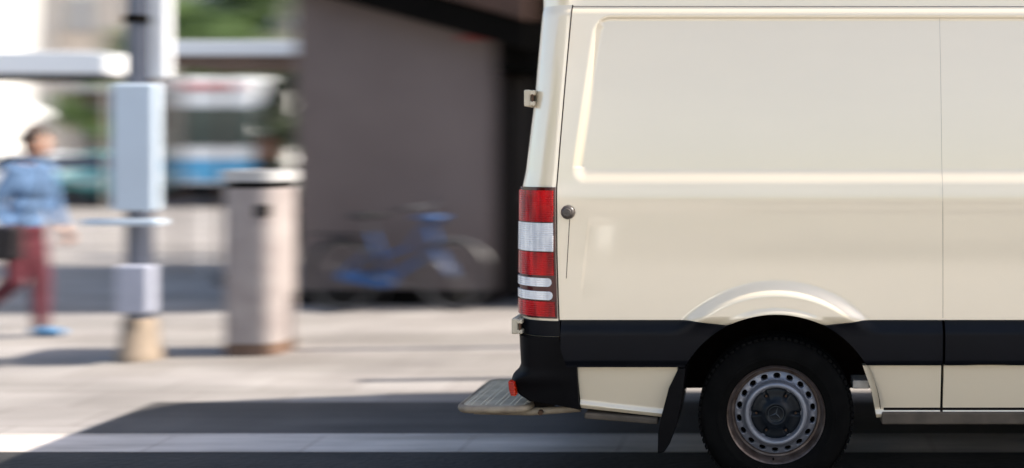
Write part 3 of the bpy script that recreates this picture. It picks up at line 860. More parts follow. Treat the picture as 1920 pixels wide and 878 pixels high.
# ---- bicycle
M['biblue'] = mat('bicycle_blue', (.012, .075, .23), rough=.4, coat=.3)
M['biblack'] = mat('bicycle_black', (.012, .012, .013), rough=.5)
M['bigrey'] = mat('mudguard_grey', (.07, .07, .075), rough=.4)
M['bisteel'] = mat('bicycle_steel', (.22, .22, .23), rough=.35, metal=.8)
def bicycle(px_r, px_f, Y, label):
    xr_, xf_ = ax(px_r, Y), ax(px_f, Y)
    root = empty('bicycle', (0, 0, 0), 0, label, 'bicycle')
    r = .335; wb = 1.06; root.location = (xr_, Y, 0)
    def part(n, f, m, p=root, **k):
        bm = bmesh.new(); f(bm); return bobj(n, bm, m, p, smooth=True, **k)
    for wx in (0, wb):
        wh = empty('wheel', (wx, 0, r)); wh.parent = root
        part('tyre', lambda bm: lathe(bm, [(r - .032, -.014), (r - .008, -.018), (r, -.006), (r, .006), (r - .008, .018), (r - .032, .014)], 64, 'y', close=True), M['biblack'], wh)
        part('rim', lambda bm: lathe(bm, [(r - .045, -.010), (r - .030, -.012), (r - .030, .012), (r - .045, .010)], 64, 'y', close=True), M['bisteel'], wh)
        part('hub', lambda bm: lathe(bm, [(0, -.045), (.02, -.045), (.02, .045), (0, .045)], 16, 'y'), M['bisteel'], wh)
        def sp(bm):
            for k in range(28):
                a = 2 * PI * k / 28; s = .035 if k % 2 else -.035; b_ = a + (.25 if k % 4 < 2 else -.25)
                tube(bm, [(.018 * math.cos(b_ + 1), s, .018 * math.sin(b_ + 1)), ((r - .04) * math.cos(a), 0, (r - .04) * math.sin(a))], .0016, 4)
        part('spokes', sp, M['bisteel'], wh)
        def fen(bm):
            K = 26; t0, t1 = (R(35), R(178)) if wx == 0 else (R(20), R(165))
            A = []
            for k in range(K + 1):
                t = t0 + (t1 - t0) * k / K
                A.append([bm.verts.new(((r + q) * math.cos(t), y, (r + q) * math.sin(t))) for y, q in ((-.028, .006), (-.016, .022), (0, .027), (.016, .022), (.028, .006))])
            for a_, b_ in zip(A, A[1:]):
                for q in range(4): bm.faces.new([a_[q], a_[q + 1], b_[q + 1], b_[q]])
        f = part('mudguard', fen, M['bigrey'] if wx else M['biblack'], wh)
    bb_ = (.44, 0, .29); hd0, hd1 = (wb - .17, 0, .60), (wb - .235, 0, .84)
    st = (.28, 0, .74)
    def fr_(bm):
        tube(bm, [bb_, (.33, 0, .60), st], .016)
        tube(bm, [hd0, (wb - .36, 0, .46), bb_], .022)
        tube(bm, [hd1, (wb - .42, 0, .60), (.36, 0, .50)], .017)
        tube(bm, [hd0, hd1], .022)
        for s in (-1, 1):
            tube(bm, [bb_, (0, s * .06, r)], .010); tube(bm, [(.32, 0, .62), (0, s * .06, r)], .009)
            tube(bm, [hd0, (wb - .13, s * .05, .52), (wb, s * .055, r)], .012)
    part('frame', fr_, M['biblue'])
    part('seat_post', lambda bm: tube(bm, [st, (.26, 0, .86)], .013), M['bisteel'])
    def sad(bm):
        ball(bm, (.20, 0, .90), (.13, .10, .035), 16); ball(bm, (.33, 0, .90), (.12, .035, .025), 16)
    part('saddle', sad, M['biblack'])
    part('handlebar', lambda bm: tube(bm, [(wb - .40, -.29, .97), (wb - .28, -.27, 1.0), (wb - .22, -.12, 1.0), (wb - .22, .12, 1.0), (wb - .28, .27, 1.0), (wb - .40, .29, .97)], .012), M['bisteel'])
    part('stem', lambda bm: tube(bm, [hd1, (wb - .25, 0, .98), (wb - .22, 0, 1.0)], .014), M['bisteel'])
    for s in (-1, 1):
        part('grip', lambda bm: tube(bm, [(wb - .43, s * .292, .965), (wb - .33, s * .283, .99)], .018), M['biblack'])
        part('pedal', lambda bm: bx(bm, .40 + s * .13, .50 + s * .13, s * .10 - .04, s * .10 + .04, .275 - s * .08, .295 - s * .08), M['biblack'])
        part('crank', lambda bm: tube(bm, [(.44, s * .06, .29), (.45 + s * .13, s * .065, .285 - s * .08)], .010), M['bisteel'])
    part('chain_guard', lambda bm: prism(bm, [(.53, .33), (.50, .24), (.42, .21), (0, .29), (-.02, .35), (.02, .38), (.45, .38)], -.055, -.042), M['biblue'])
    def rack(bm):
        for s in (-1, 1):
            tube(bm, [(.24, s * .05, .72), (-.28, s * .06, .73), (-.30, 0, .73)], .007); tube(bm, [(-.1, s * .06, .73), (0, s * .07, r)], .006)
        for k in range(5): tube(bm, [(.15 - k * .1, -.055, .73), (.15 - k * .1, .055, .73)], .005)
    part('luggage_rack', rack, M['biblack'])
    def lampf(bm): ball(bm, (wb - .17, 0, .86), (.05, .045, .045), 12)
    part('lamp', lampf, M['biblue'])
    part('front_carrier', lambda bm: bx(bm, wb - .34, wb - .10, -.12, .12, .875, .90), M['biblue'], autosmooth=False)
    part('kickstand', lambda bm: tube(bm, [(.36, .03, .27), (.30, .17, .01)], .008), M['bisteel'])
    return root
bicycle(642, 845, 9.62, 'blue step-through bicycle leaning by the grey wall')

# ---- round concrete litter bin / pillar
bn = empty('litter_bin', ((ax(488, 7.68)), 7.68, 0), 0, 'tall rounded concrete bin with pale lid, beside the sign post', 'bin')
def rr_prism(bm, hx, hy, r, z0, z1, n=8):
    prism(bm, rrect(-hx, hx, -hy, hy, r, n), z0, z1, 'z')
bm = bmesh.new(); rr_prism(bm, .212, .20, .12, .09, 1.24); bobj('body', bm, M['stone'], bn, smooth=True)
bm = bmesh.new(); rr_prism(bm, .215, .19, .11, 0, .09); bobj('base', bm, M['brownwood'], bn, smooth=True)
bm = bmesh.new(); rr_prism(bm, .19, .165, .09, 1.24, 1.29); bobj('neck', bm, M['black_and_shade'], bn, smooth=True)
bm = bmesh.new(); rr_prism(bm, .235, .22, .13, 1.29, 1.37); bobj('lid', bm, M['lidgrey'], bn, smooth=True)
bm = bmesh.new(); bx(bm, .07, .17, -.206, -.19, 1.03, 1.12); bobj('slot', bm, M['black_and_shade'], bn)

# ---- lamp post with pale blue panel
YP = 7.4
lp = empty('lamp_post', (ax(262, YP), YP, 0), 0, 'dark street lamp post carrying a pale blue panel and a small box', 'lamp post')
def lpp(n, f, m, bevel=0., p=lp, smooth=False):
    bm = bmesh.new(); f(bm); return bobj(n, bm, m, p, bevel=bevel, smooth=smooth)
lpp('base', lambda bm: lathe(bm, [(.15, 0), (.15, .06), (.13, .09), (.115, .28), (.10, .30), (0, .30)], 24), M['tan'], smooth=True)
lpp('pole', lambda bm: lathe(bm, [(.0, .30), (.095, .30), (.09, 1.0), (.085, 5.2), (0, 5.2)], 24), M['pole'], smooth=True)
lpp('arm', lambda bm: tube(bm, [(0, 0, 5.1), (.1, 0, 5.5), (.6, 0, 5.8), (1.1, 0, 5.8)], .04), M['pole'], smooth=True)
lpp('lamp_head', lambda bm: ball(bm, (1.3, 0, 5.79), (.32, .13, .07), 16), M['pole'], smooth=True)
lpp('panel', lambda bm: bx(bm, -.10, .225, -.175, -.105, 1.09, 2.00), M['panel'], bevel=.02)
lpp('panel_foot', lambda bm: bx(bm, -.30, .26, -.20, -.10, .985, 1.03), M['panel'], bevel=.012)
lpp('junction_box', lambda bm: bx(bm, -.05, .19, -.20, -.095, .36, .70), M['boxblue'], bevel=.015)
lpp('cable_cover', lambda bm: bx(bm, .096, .225, -.03, .03, 2.05, 4.2), M['white'], bevel=.015)
lpp('clamp', lambda bm: lathe(bm, [(.11, 2.45), (.11, 2.50), (.0, 2.50), (0, 2.45)], 20), M['black_and_shade'])

# ================================================================== PEOPLE
M['skin'] = mat('skin', (.42, .23, .16), rough=.55, var=.08, vscale=10)
M['hairb'] = mat('brown_hair', (.035, .018, .011), rough=.6, var=.4, vscale=30, stretch=(3, 3, 1))
M['denim'] = mat('blue_shirt', (.085, .16, .29), rough=.85, var=.12, vscale=12, bump=.3, bscale=40)
M['burg'] = mat('burgundy_trousers', (.085, .012, .022), rough=.85, var=.2, vscale=10, bump=.3, bscale=30)
M['shoeblue'] = mat('blue_shoes', (.08, .20, .36), rough=.6)
M['bagblack'] = mat('black_bag', (.010, .006, .008), rough=.6, bump=.2)
M['eye'] = mat('eye_white', (.7, .7, .68), rough=.2)
M['lip'] = mat('lip', (.32, .10, .09), rough=.5)
M['darkcoat'] = mat('dark_jacket', (.02, .017, .02), rough=.8, var=.2, vscale=9)
M['jean'] = mat('grey_trousers', (.10, .10, .11), rough=.85, var=.15, vscale=9)
M['hairg'] = mat('auburn_hair', (.20, .075, .03), rough=.6, var=.3, vscale=30)

def capsule(bm, p, q, r0, r1, n=4):
    p, q = Vector(p), Vector(q)
    tube(bm, [p.lerp(q, t / n) for t in range(n + 1)], [r0 + (r1 - r0) * t / n for t in range(n + 1)], 14)
    ball(bm, p, r0, 14); ball(bm, q, r1, 14)

def remesh(o, v=.008, sm_=3):
    m = o.modifiers.new('r', 'REMESH'); m.mode = 'VOXEL'; m.voxel_size = v; m.use_smooth_shade = True
    s = o.modifiers.new('s', 'SMOOTH'); s.factor = .5; s.iterations = sm_

def person(loc, rz, J, label, mats, long_hair=False, h=1.0):
    """local frame: walks towards +x, y to the left, z up. J holds the joints."""
    root = empty('person', loc, rz, label, 'person'); root.scale = (h, h, h)
    V = lambda k: Vector(J[k])
    top, bot, shoe, hair = mats
    def side(k, s): return V(k + s)
    bm = bmesh.new()
    # trunk, neck
    pel, ch, nk, hd = V('pelvis'), V('chest'), V('neck'), V('head')
    for c, rr in ((pel, (.115, .155, .11)), (pel.lerp(ch, .45), (.10, .135, .14)), (ch, (.115, .16, .16)), (ch.lerp(nk, .6), (.085, .16, .07))): ball(bm, c, rr, 18)
    capsule(bm, nk - Vector((0, 0, .03)), hd - Vector((.01, 0, .07)), .056, .052)
    # head with jaw, brow, nose, ears
    ball(bm, hd + Vector((-.012, 0, .02)), (.098, .076, .100), 20)
    ball(bm, hd + Vector((.025, 0, -.045)), (.062, .056, .065), 18)
    ball(bm, hd + Vector((.052, 0, -.088)), (.028, .030, .022), 12)
    ball(bm, hd + Vector((.062, 0, .022)), (.022, .052, .016), 12)
    ball(bm, hd + Vector((.090, 0, -.018)), (.018, .013, .014), 10); capsule(bm, hd + Vector((.078, 0, .012)), hd + Vector((.090, 0, -.014)), .009, .011)
    for s in (-1, 1):
        ball(bm, hd + Vector((-.010, s * .077, -.010)), (.018, .009, .030), 12)
        ball(bm, hd + Vector((.060, s * .034, -.028)), (.022, .020, .020), 12)
    for s, S in (('L', 1), ('R', -1)):
        sh, el, wr = side('sh', s), side('el', s), side('wr', s)
        capsule(bm, sh, el, .048, .036); capsule(bm, el, wr, .036, .025)
        # hand: palm, four unequal curled fingers, thumb off the side
        d = (wr - el).normalized(); up = Vector((0, 1, 0)) * S
        fw = Vector((1, 0, 0)); fw = (fw - d * fw.dot(d)).normalized(); n_ = d.cross(fw).normalized()
        if n_.dot(Vector((0, S, 0))) > 0: n_ = -n_          # palm faces the body
        for k in range(4):
            capsule(bm, wr + d * .01 + fw * ((k - 1.5) * .010), wr + d * .085 + fw * ((1.5 - k) * -.019), .013, .0115)
        for k, ln in enumerate((.066, .074, .080, .070)):
            b0 = wr + d * .085 + fw * ((k - 1.5) * .020); cur = n_
            p1 = b0 + (d * .93 + cur * .35).normalized() * ln * .45; p2 = p1 + (d * .70 + cur * .72).normalized() * ln * .32; p3 = p2 + (d * .40 + cur * .92).normalized() * ln * .25
            capsule(bm, b0, p1, .0095, .009, 2); capsule(bm, p1, p2, .009, .0082, 2); capsule(bm, p2, p3, .0082, .0072, 2)
        t0 = wr + d * .028 + fw * .020; t1 = t0 + (fw * .72 + d * .60 + n_ * .25).normalized() * .038; t2 = t1 + (d * .9 + fw * .25 + n_ * .3).normalized() * .030
        capsule(bm, t0, t1, .0125, .0105, 2); capsule(bm, t1, t2, .0105, .0085, 2)
        hp, kn, an = side('hp', s), side('kn', s), side('an', s)
        capsule(bm, hp, kn, .082, .054); capsule(bm, kn, an, .054, .036); ball(bm, kn.lerp(an, .28) + Vector((-.018, 0, 0)), (.050, .048, .10), 14)
        to = side('to', s); capsule(bm, an - Vector((.02, 0, .03)), to, .034, .026)
    b = bobj('body', bm, M['skin'], root); remesh(b, .0065, 2)
    # shirt
    bm = bmesh.new()
    for c, rr in ((pel + Vector((0, 0, .02)), (.138, .178, .13)), (pel.lerp(ch, .45), (.125, .16, .16)), (ch, (.137, .182, .17)), (ch.lerp(nk, .55), (.100, .175, .075))): ball(bm, c, rr, 20)
    for s in 'LR':
        sh, el, wr = side('sh', s), side('el', s), side('wr', s)
        capsule(bm, sh, el, .066, .052); capsule(bm, el, el.lerp(wr, .75), .052, .040)
    o = bobj('shirt', bm, top, root); remesh(o, .010, 4)
    bm = bmesh.new(); lathe(bm, [(.058, -.02), (.072, -.025), (.078, .01), (.066, .035), (.060, .03)], 24, 'z', nk); o = bobj('collar', bm, top, root, smooth=True)
    # trousers
    bm = bmesh.new(); ball(bm, pel - Vector((0, 0, .03)), (.130, .170, .12), 20)
    for s in 'LR':
        hp, kn, an = side('hp', s), side('kn', s), side('an', s)
        capsule(bm, hp, kn, .102, .074); capsule(bm, kn, kn.lerp(an, .93), .074, .058)
    o = bobj('trousers', bm, bot, root); remesh(o, .010, 4)
    for s in 'LR':
        an, to = side('an', s), side('to', s); d = (to - an); he = an - Vector((.045, 0, .045)) if abs(d.z) < .12 else an + Vector((-.05, 0, .0))
        bm = bmesh.new(); capsule(bm, he, to, .040, .038); ball(bm, an - Vector((0, 0, .01)), (.048, .044, .045), 14); ball(bm, he.lerp(to, .6), (.10, .046, .034), 14)
        o = bobj('shoe', bm, shoe, root); remesh(o, .008, 2)
    # hair
    bm = bmesh.new(); ball(bm, hd + Vector((-.026, 0, .034)), (.106, .090, .106), 24)
    ball(bm, hd + Vector((-.06, 0, -.03)), (.060, .074, .075), 18)
    if long_hair:
        ball(bm, hd + Vector((-.085, 0, -.10)), (.05, .075, .12), 18)
    else: ball(bm, hd + Vector((-.115, 0, .03)), (.045, .045, .045), 14)
    o = bobj('hair', bm, hair, root); remesh(o, .009, 2)
    for s in (-1, 1):
        bm = bmesh.new(); ball(bm, hd + Vector((.070, s * .030, .002)), .0125, 12); e = bobj('eye', bm, M['eye'], root, smooth=True)
        bm = bmesh.new(); ball(bm, hd + Vector((.0795, s * .031, .002)), (.004, .0055, .0055), 10); bobj('iris', bm, M['hairb'], e, smooth=True)
        bm = bmesh.new(); capsule(bm, hd + Vector((.082, s * .018, .024)), hd + Vector((.070, s * .048, .024)), .004, .003); bobj('eyebrow', bm, M['hairb'], root, smooth=True)
    bm = bmesh.new(); ball(bm, hd + Vector((.079, 0, -.052)), (.009, .024, .0075), 12); bobj('mouth', bm, M['lip'], root, smooth=True)
    return root

walk1 = dict(pelvis=(-.02, 0, .93), chest=(.02, 0, 1.25), neck=(.05, 0, 1.43), head=(.085, 0, 1.585),
             shL=(.03, .175, 1.36), elL=(.06, .215, 1.08), wrL=(.17, .19, .86), shR=(.03, -.175, 1.36), elR=(-.10, -.23, 1.10), wrR=(.02, -.22, .88),
             hpL=(-.02, .085, .90), knL=(.04, .09, .49), anL=(.05, .09, .09), toL=(.20, .09, .035),
             hpR=(-.02, -.085, .90), knR=(-.02, -.09, .48), anR=(-.34, -.09, .22), toR=(-.27, -.09, .08))
P1 = person((ax(50, 8.2), 8.2, 0), 0, walk1, 'brown haired pedestrian in blue shirt and burgundy trousers striding past with a black bag', (M['denim'], M['burg'], M['shoeblue'], M['hairb']))
# shoulder bag held at the hip
bag = empty('shoulder_bag', (ax(16, 8.0), 7.96, .80), 0, 'black shoulder bag hanging at the hip of the striding pedestrian', 'bag')
bm = bmesh.new(); bx(bm, -.17, .13, -.055, .055, -.14, .12); bobj('bag_body', bm, M['bagblack'], bag, bevel=.03)
bm = bmesh.new(); bx(bm, -.172, .132, -.062, -.052, .0, .10); bobj('flap', bm, M['bagblack'], bag, bevel=.004)
bm = bmesh.new(); tube(bm, cbez((-.15, 0, .10), (-.02, .0, .50), (.15, .10, .66), 10) + cbez((.15, .12, .66), (.22, .30, .5), (.10, .03, .10), 8)[1:], .010, 6); bobj('strap', bm, M['bagblack'], bag, smooth=True)

walk2 = dict(walk1); walk2.update(elL=(-.08, .22, 1.10), wrL=(.0, .20, .86), elR=(.08, -.22, 1.10), wrR=(.25, -.20, .98))
P2 = person((ax(492, 10.6) , 10.6, 0), R(8), walk2, 'auburn haired pedestrian in dark jacket walking behind the concrete bin', (M['darkcoat'], M['jean'], M['bagblack'], M['hairg']), True, .97)

# ================================================================== VEGETATION
def leafmat(name, a, b):
    m = mat(name, a, rough=.6, c2=b, vscale=1.3); bs = m.node_tree.nodes['Principled BSDF']
    bs.inputs['Transmission Weight'].default_value = 0; bs.inputs['Subsurface Weight'].default_value = 0
    return m
M['leaf1'] = leafmat('leaf_green', (.10, .17, .04), (.045, .085, .022))
M['leaf2'] = leafmat('leaf_dark', (.035, .055, .022), (.018, .028, .014))
def leaves(name, clumps, n, size, m, parent):
    """many small leaf faces through the crown's volume, in uneven clumps"""
    cl = np.array([c[0] for c in clumps]); rr = np.array([c[1] for c in clumps])
    k = rng.integers(0, len(cl), n)
    d = rng.normal(size=(n, 3)); d /= np.linalg.norm(d, axis=1)[:, None]
    p = cl[k] + d * (rr[k] * rng.random(n) ** .45)[:, None]
    u = rng.normal(size=(n, 3)); u /= np.linalg.norm(u, axis=1)[:, None]
    v = np.cross(u, rng.normal(size=(n, 3))); v /= np.linalg.norm(v, axis=1)[:, None]
    s = size * (.6 + .8 * rng.random(n))[:, None]
    V_ = np.stack([p - u * s, p - v * s * .5, p + u * s, p + v * s * .5], 1).reshape(-1, 3)
    me = bpy.data.meshes.new(name); me.from_pydata(V_.tolist(), [], np.arange(4 * n).reshape(-1, 4).tolist())
    return obj(name, me, m, parent)
def make_tree(name, label, cat, h, cr, ch, trunk_h, n=5000, size=.10, m=None, group=None):
    root = empty(name, (0, 0, 0), 0, label, cat, group)
    bm = bmesh.new()
    tube(bm, [(0, 0, 0), (.03, .02, trunk_h * .5), (-.02, 0, trunk_h), (.05, .03, trunk_h + ch * .5)], [h * .028, h * .020, h * .016, h * .006], 10)
    cl = []
    for k in range(9):
        a = 2.4 * k; z = trunk_h + ch * (.12 + .78 * ((k * .618) % 1)); r = cr * (.35 + .5 * ((k * .37) % 1)) * (1 - .5 * abs((z - trunk_h) / ch - .45))
        e = (r * math.cos(a), r * math.sin(a), z)
        tube(bm, [(0, 0, trunk_h * .85 + k * .03), (e[0] * .5, e[1] * .5, z * .5 + trunk_h * .48), e], [h * .010, h * .007, .012], 6)
        cl.append((e, cr * (.30 + .18 * random.random())))
        for q in range(3):
            cl.append(((e[0] + random.uniform(-.5, .5) * cr, e[1] + random.uniform(-.5, .5) * cr, e[2] + random.uniform(-.3, .35) * ch * .6), cr * random.uniform(.16, .30)))
    bobj('trunk', bm, M['bark'], root, smooth=True)
    leaves('crown', cl, n, size, m or M['leaf1'], root)
    return root
GT = 'street trees along the plaza'
t0_ = make_tree('street_tree', 'broad green street tree rising beyond the parked bus', 'tree', 6.5, 2.6, 3.6, 2.7, 9000, .11, group=GT)
t0_.location = (ax(450, 38), 38, 0); t0_.scale = (1.4, 1.4, 1.35)
spots = [((-20.4, 30.5), .55, 'green tree standing behind the parked cars at the left', 1), 
         ((4.0, 9.0), .62, 'small tree growing behind the middle of the van', 4),
         ((7.4, 9.0), .75, 'tree growing behind the front of the van', 5), ((-6.5, 37), 1.1, 'tall tree far behind the grey building', 6), ((-9.5, -4.5), .9, 'tree on the opposite pavement in front of the white house', 7)]
for (x, y), s, lb_, rz in spots:
    c = copy_tree(t0_); c.location = (x, y, 0); c.scale = (s, s, s); c.rotation_euler.z = rz * 1.3; c['label'] = lb_
# added steel posts hidden behind the van, put there to throw shadow streaks
for x, y, lb_ in ((.35, 8.0, 'added steel post casting a shadow streak, behind the rear wheel of the van'), (.9, 6.95, 'shorter added steel post casting a shadow streak, close behind the middle of the van')):
    hq = 4.2 if y > 7.5 else 3.4
    q = empty('shadow_post', (x, y, 0), 0, lb_, 'post', 'added shadow posts behind the van')
    bm = bmesh.new(); lathe(bm, [(0, .02), (.05, .02), (.045, hq), (0, hq + .02)], 16); bobj('shaft', bm, M['galv'], q, smooth=True)
    bm = bmesh.new(); lathe(bm, [(0, 0), (.11, 0), (.11, .02), (0, .02)], 20); bobj('foot_plate', bm, M['galv'], q)
# dark columnar shrub at the building's corner
sh = empty('columnar_shrub', (ax(528, 14.6), 14.6, 0), 0, 'dark narrow evergreen shrub beside the corner of the grey building', 'shrub')
bm = bmesh.new(); tube(bm, [(0, 0, 0), (0, 0, 2.2)], [.05, .02], 8); bobj('trunk', bm, M['bark'], sh, smooth=True)
leaves('foliage', [((random.uniform(-.12, .12), random.uniform(-.12, .12), .3 + k * .17), .34 - .010 * k) for k in range(14)], 6000, .045, M['leaf2'], sh)

# ================================================================== VEHICLES AND STALLS IN THE BACKGROUND
M['buswhite'] = mat('bus_white', (.78, .78, .77), rough=.3, coat=.5)
M['busblue'] = mat('bus_blue', (.06, .36, .62), rough=.3, coat=.5)
M['busglass'] = mat('bus_glass', (.05, .07, .065), rough=.08, spec=.6)
M['busred'] = mat('bus_red', (.50, .07, .06), rough=.4)
M['lampglass'] = mat('lamp_glass', (.7, .7, .68), rough=.15)
YB = 26.5; BX = ax(405, YB)
bus = empty('city_bus', (BX, YB, 0), R(2), 'white city bus with a blue front band, facing the plaza', 'bus')
def bp_(n, f, m, p=bus, bevel=0., smooth=False):
    bm = bmesh.new(); f(bm); return bobj(n, bm, m, p, bevel=bevel, smooth=smooth)
bp_('body', lambda bm: bx(bm, -1.22, 1.22, 0, 11.5, .34, 3.42), M['buswhite'], bevel=.14)
bp_('windscreen', lambda bm: bx(bm, -1.12, 1.12, -.03, .05, 1.62, 2.62), M['busglass'], bevel=.02)
bp_('destination_board', lambda bm: bx(bm, -1.0, .55, -.04, .04, 3.08, 3.24), M['busred'], bevel=.02)
bp_('front_band', lambda bm: bx(bm, -1.15, 1.19, -.028, .04, .70, 1.26), M['busblue'], bevel=.02)
bp_('bumper', lambda bm: bx(bm, -1.20, 1.20, -.07, .10, .28, .62), M['bumper'], bevel=.05)
for s in (-1, 1):
    bp_('headlight', lambda bm: bx(bm, s * .95 - .16, s * .95 + .16, -.05, .04, .74, .92), M['lampglass'], bevel=.03)
    bp_('wing_mirror', lambda bm: bx(bm, s * 1.42 - .08, s * 1.42 + .08, -.30, -.20, 2.1, 2.55), M['bumper'], bevel=.03)
    bp_('mirror_arm', lambda bm: tube(bm, [(s * 1.15, 0, 2.8), (s * 1.38, -.25, 2.75), (s * 1.42, -.25, 2.5)], .02, 6), M['bumper'])
    bp_('wiper', lambda bm: tube(bm, [(s * .5, -.05, 1.6), (s * .15, -.06, 2.15)], .015, 5), M['bumper'])
    for k in range(6): bp_('side_window', lambda bm: bx(bm, s * 1.21, s * 1.235, .7 + k * 1.75, 2.3 + k * 1.75, 1.55, 2.6) if s > 0 else bx(bm, -1.235, -1.21, .7 + k * 1.75, 2.3 + k * 1.75, 1.55, 2.6), M['busglass'])
    for yw in (2.4, 8.6):
        bp_('wheel', lambda bm: lathe(bm, [(0, -.15), (.25, -.15), (.46, -.15), (.50, -.10), (.50, .10), (.46, .15), (0, .15)], 28, 'x', (s * 1.10, yw, .50)), M['rubber'], smooth=True)

def make_car(label, paint, x, y, rz):
    root = empty('parked_car', (x, y, 0), rz, label, 'car', 'cars parked beyond the plaza')
    def cp_(n, f, m, p=root, bevel=0., smooth=False):
        bm = bmesh.new(); f(bm); return bobj(n, bm, m, p, bevel=bevel, smooth=smooth)
    # local: front toward -y, width along x
    def body(bm):
        prof = [(-2.1, .30), (-2.16, .55), (-2.05, .78), (-1.15, .95), (-.55, 1.38), (-.1, 1.46), (.9, 1.43), (1.65, 1.05), (2.05, .98), (2.12, .6), (2.05, .30)]
        wd = [.80, .84, .84, .80, .60, .58, .58, .72, .80, .84, .80]
        A = [bm.verts.new((-w_, a, z)) for (a, z), w_ in zip(prof, wd)]; B = [bm.verts.new((w_, a, z)) for (a, z), w_ in zip(prof, wd)]
        n = len(prof); mid = [bm.verts.new((0, a - (.10 if a < -2 else (-.08 if a > 2 else 0)), z + .03)) for a, z in prof]
        for i in range(n - 1):
            bm.faces.new([A[i], mid[i], mid[i + 1], A[i + 1]]); bm.faces.new([mid[i], B[i], B[i + 1], mid[i + 1]])
        # sides with a belt line
        for Sd, sg in ((A, -1), (B, 1)):
            belt = [bm.verts.new((sg * .87, a, .92)) for a in (-1.15, 1.65)]
            low = [bm.verts.new((sg * .86, a, .30)) for a in (-1.15, 1.65)]
            bm.faces.new([Sd[3], Sd[4], Sd[5], Sd[6], Sd[7], belt[1], belt[0]])
            bm.faces.new([Sd[0], Sd[1], Sd[2], Sd[3], belt[0], low[0]]); bm.faces.new([belt[0], belt[1], low[1], low[0]])
            bm.faces.new([belt[1], Sd[7], Sd[8], Sd[9], Sd[10], low[1]])
        bmesh.ops.recalc_face_normals(bm, faces=bm.faces[:])
    cp_('body', body, paint, bevel=.05)
    cp_('windscreen', lambda bm: prism(bm, [(-1.10, 1.00), (-.58, 1.38), (-.56, 1.40), (-1.14, 1.00)], -.58, .58, 'x') if False else [bm.faces.new([bm.verts.new(q) for q in [(-.70, -1.14, .985), (.70, -1.14, .985), (.54, -.60, 1.395), (-.54, -.60, 1.395)]])], M['glass'])
    for s in (-1, 1):
        cp_('headlight', lambda bm: bx(bm, s * .62 - .15, s * .62 + .15, -2.22, -2.0, .62, .76), M['lampglass'], bevel=.04)
        cp_('side_window', lambda bm: [bm.faces.new([bm.verts.new(q) for q in [(s * .865, -.95, .96), (s * .845, 1.35, 1.02), (s * .64, .85, 1.37), (s * .63, -.40, 1.36)]])], M['glass'])
        for yw in (-1.3, 1.3):
            wv = cp_('wheel', lambda bm: lathe(bm, [(0, -.10), (.20, -.10), (.30, -.10), (.32, -.06), (.32, .06), (.30, .10), (0, .10)], 28, 'x', (s * .76, yw, .32)), M['rubber'], smooth=True)
            cp_('rim', lambda bm: lathe(bm, [(0, -.012), (.19, -.012), (.19, .012), (0, .012)], 20, 'x', (s * .87, yw, .32)), M['bisteel'], wv)
    cp_('front_bumper', lambda bm: bx(bm, -.80, .80, -2.24, -2.05, .28, .50), M['bumper'], bevel=.05)
    cp_('grille', lambda bm: bx(bm, -.38, .38, -2.25, -2.1, .56, .70), M['bumper'], bevel=.02)
    return root
M['teal'] = mat('teal_paint', (.10, .33, .33), rough=.3, coat=.6)
M['silver'] = mat('silver_paint', (.55, .58, .62), rough=.3, coat=.6, metal=.3)
make_car('teal car parked facing the plaza behind the striding pedestrian', M['teal'], ax(125, 26.8), 28.5, R(4))
make_car('silver car parked at the left end of the plaza', M['silver'], ax(-22, 25.5), 27.0, R(-3))

# slatted kiosk
kk = empty('slatted_kiosk', (ax(232, 30), 30, 0), 0, 'brown slatted kiosk with a small red sign, behind the lamp post', 'kiosk')
def kp(n, f, m, p=kk, bevel=0.):
    bm = bmesh.new(); f(bm); return bobj(n, bm, m, p, bevel=bevel)
kp('body', lambda bm: bx(bm, -1.4, 1.4, 0, 2.4, 0, 3.2), M['brownwood'])
def slats(bm):
    for k in range(13): bx(bm, -1.38, 1.38, -.06, -.002, .35 + k * .2, .44 + k * .2)
kp('slats', slats, mat('pale_slats', (.40, .32, .26), rough=.7, var=.15))
kp('roof', lambda bm: bx(bm, -1.6, 1.6, -.3, 2.7, 3.201, 3.36), M['wall2'], bevel=.02)
kp('sign_board', lambda bm: bx(bm, -.85, -.1, -.12, -.062, 2.32, 2.5), M['busred'], bevel=.01)

# white market stall with flat canopy at the left
st = empty('market_stall', (ax(60, 15.2), 15.2, 0), 0, 'market stall under a bright white flat canopy on thin posts', 'stall')
def sp_(n, f, m, p=st, bevel=0., smooth=False):
    bm = bmesh.new(); f(bm); return bobj(n, bm, m, p, bevel=bevel, smooth=smooth)
def can(bm):
    prism(bm, [(-2.2, 2.66), (1.22, 2.66), (1.22, 2.95), (.9, 3.0), (-2.2, 3.0)], 0, 1.0)
sp_('canopy', can, M['awn'], bevel=.02)
sp_('canopy_frame', lambda bm: [bx(bm, -2.18, 1.2, .02, .08, 2.60, 2.658), bx(bm, -2.18, 1.2, .92, .98, 2.60, 2.658)], M['black_and_shade'])
for xq in (-2.12, 1.14):
    for yq in (.08, .92): sp_('post', lambda bm: tube(bm, [(xq, yq, 0), (xq, yq, 2.6)], .025, 8), M['galv'], smooth=True)
# closed parasol far left
pa = empty('parasol', (ax(-36, 24), 24, 0), 0, 'white parasol open beyond the market stall', 'parasol')
bm = bmesh.new(); tube(bm, [(0, 0, 0), (0, 0, 3.1)], .03, 8); bobj('pole', bm, M['galv'], pa, smooth=True)
bm = bmesh.new(); lathe(bm, [(.0, 3.05), (1.25, 2.45), (1.26, 2.30), (1.24, 2.30), (1.23, 2.43), (0, 3.0)], 8); bobj('canopy', bm, M['awn'], pa)
bm = bmesh.new(); bx(bm, -.3, .3, -.3, .3, 0, .1); bobj('base', bm, M['stone'], pa, bevel=.02)

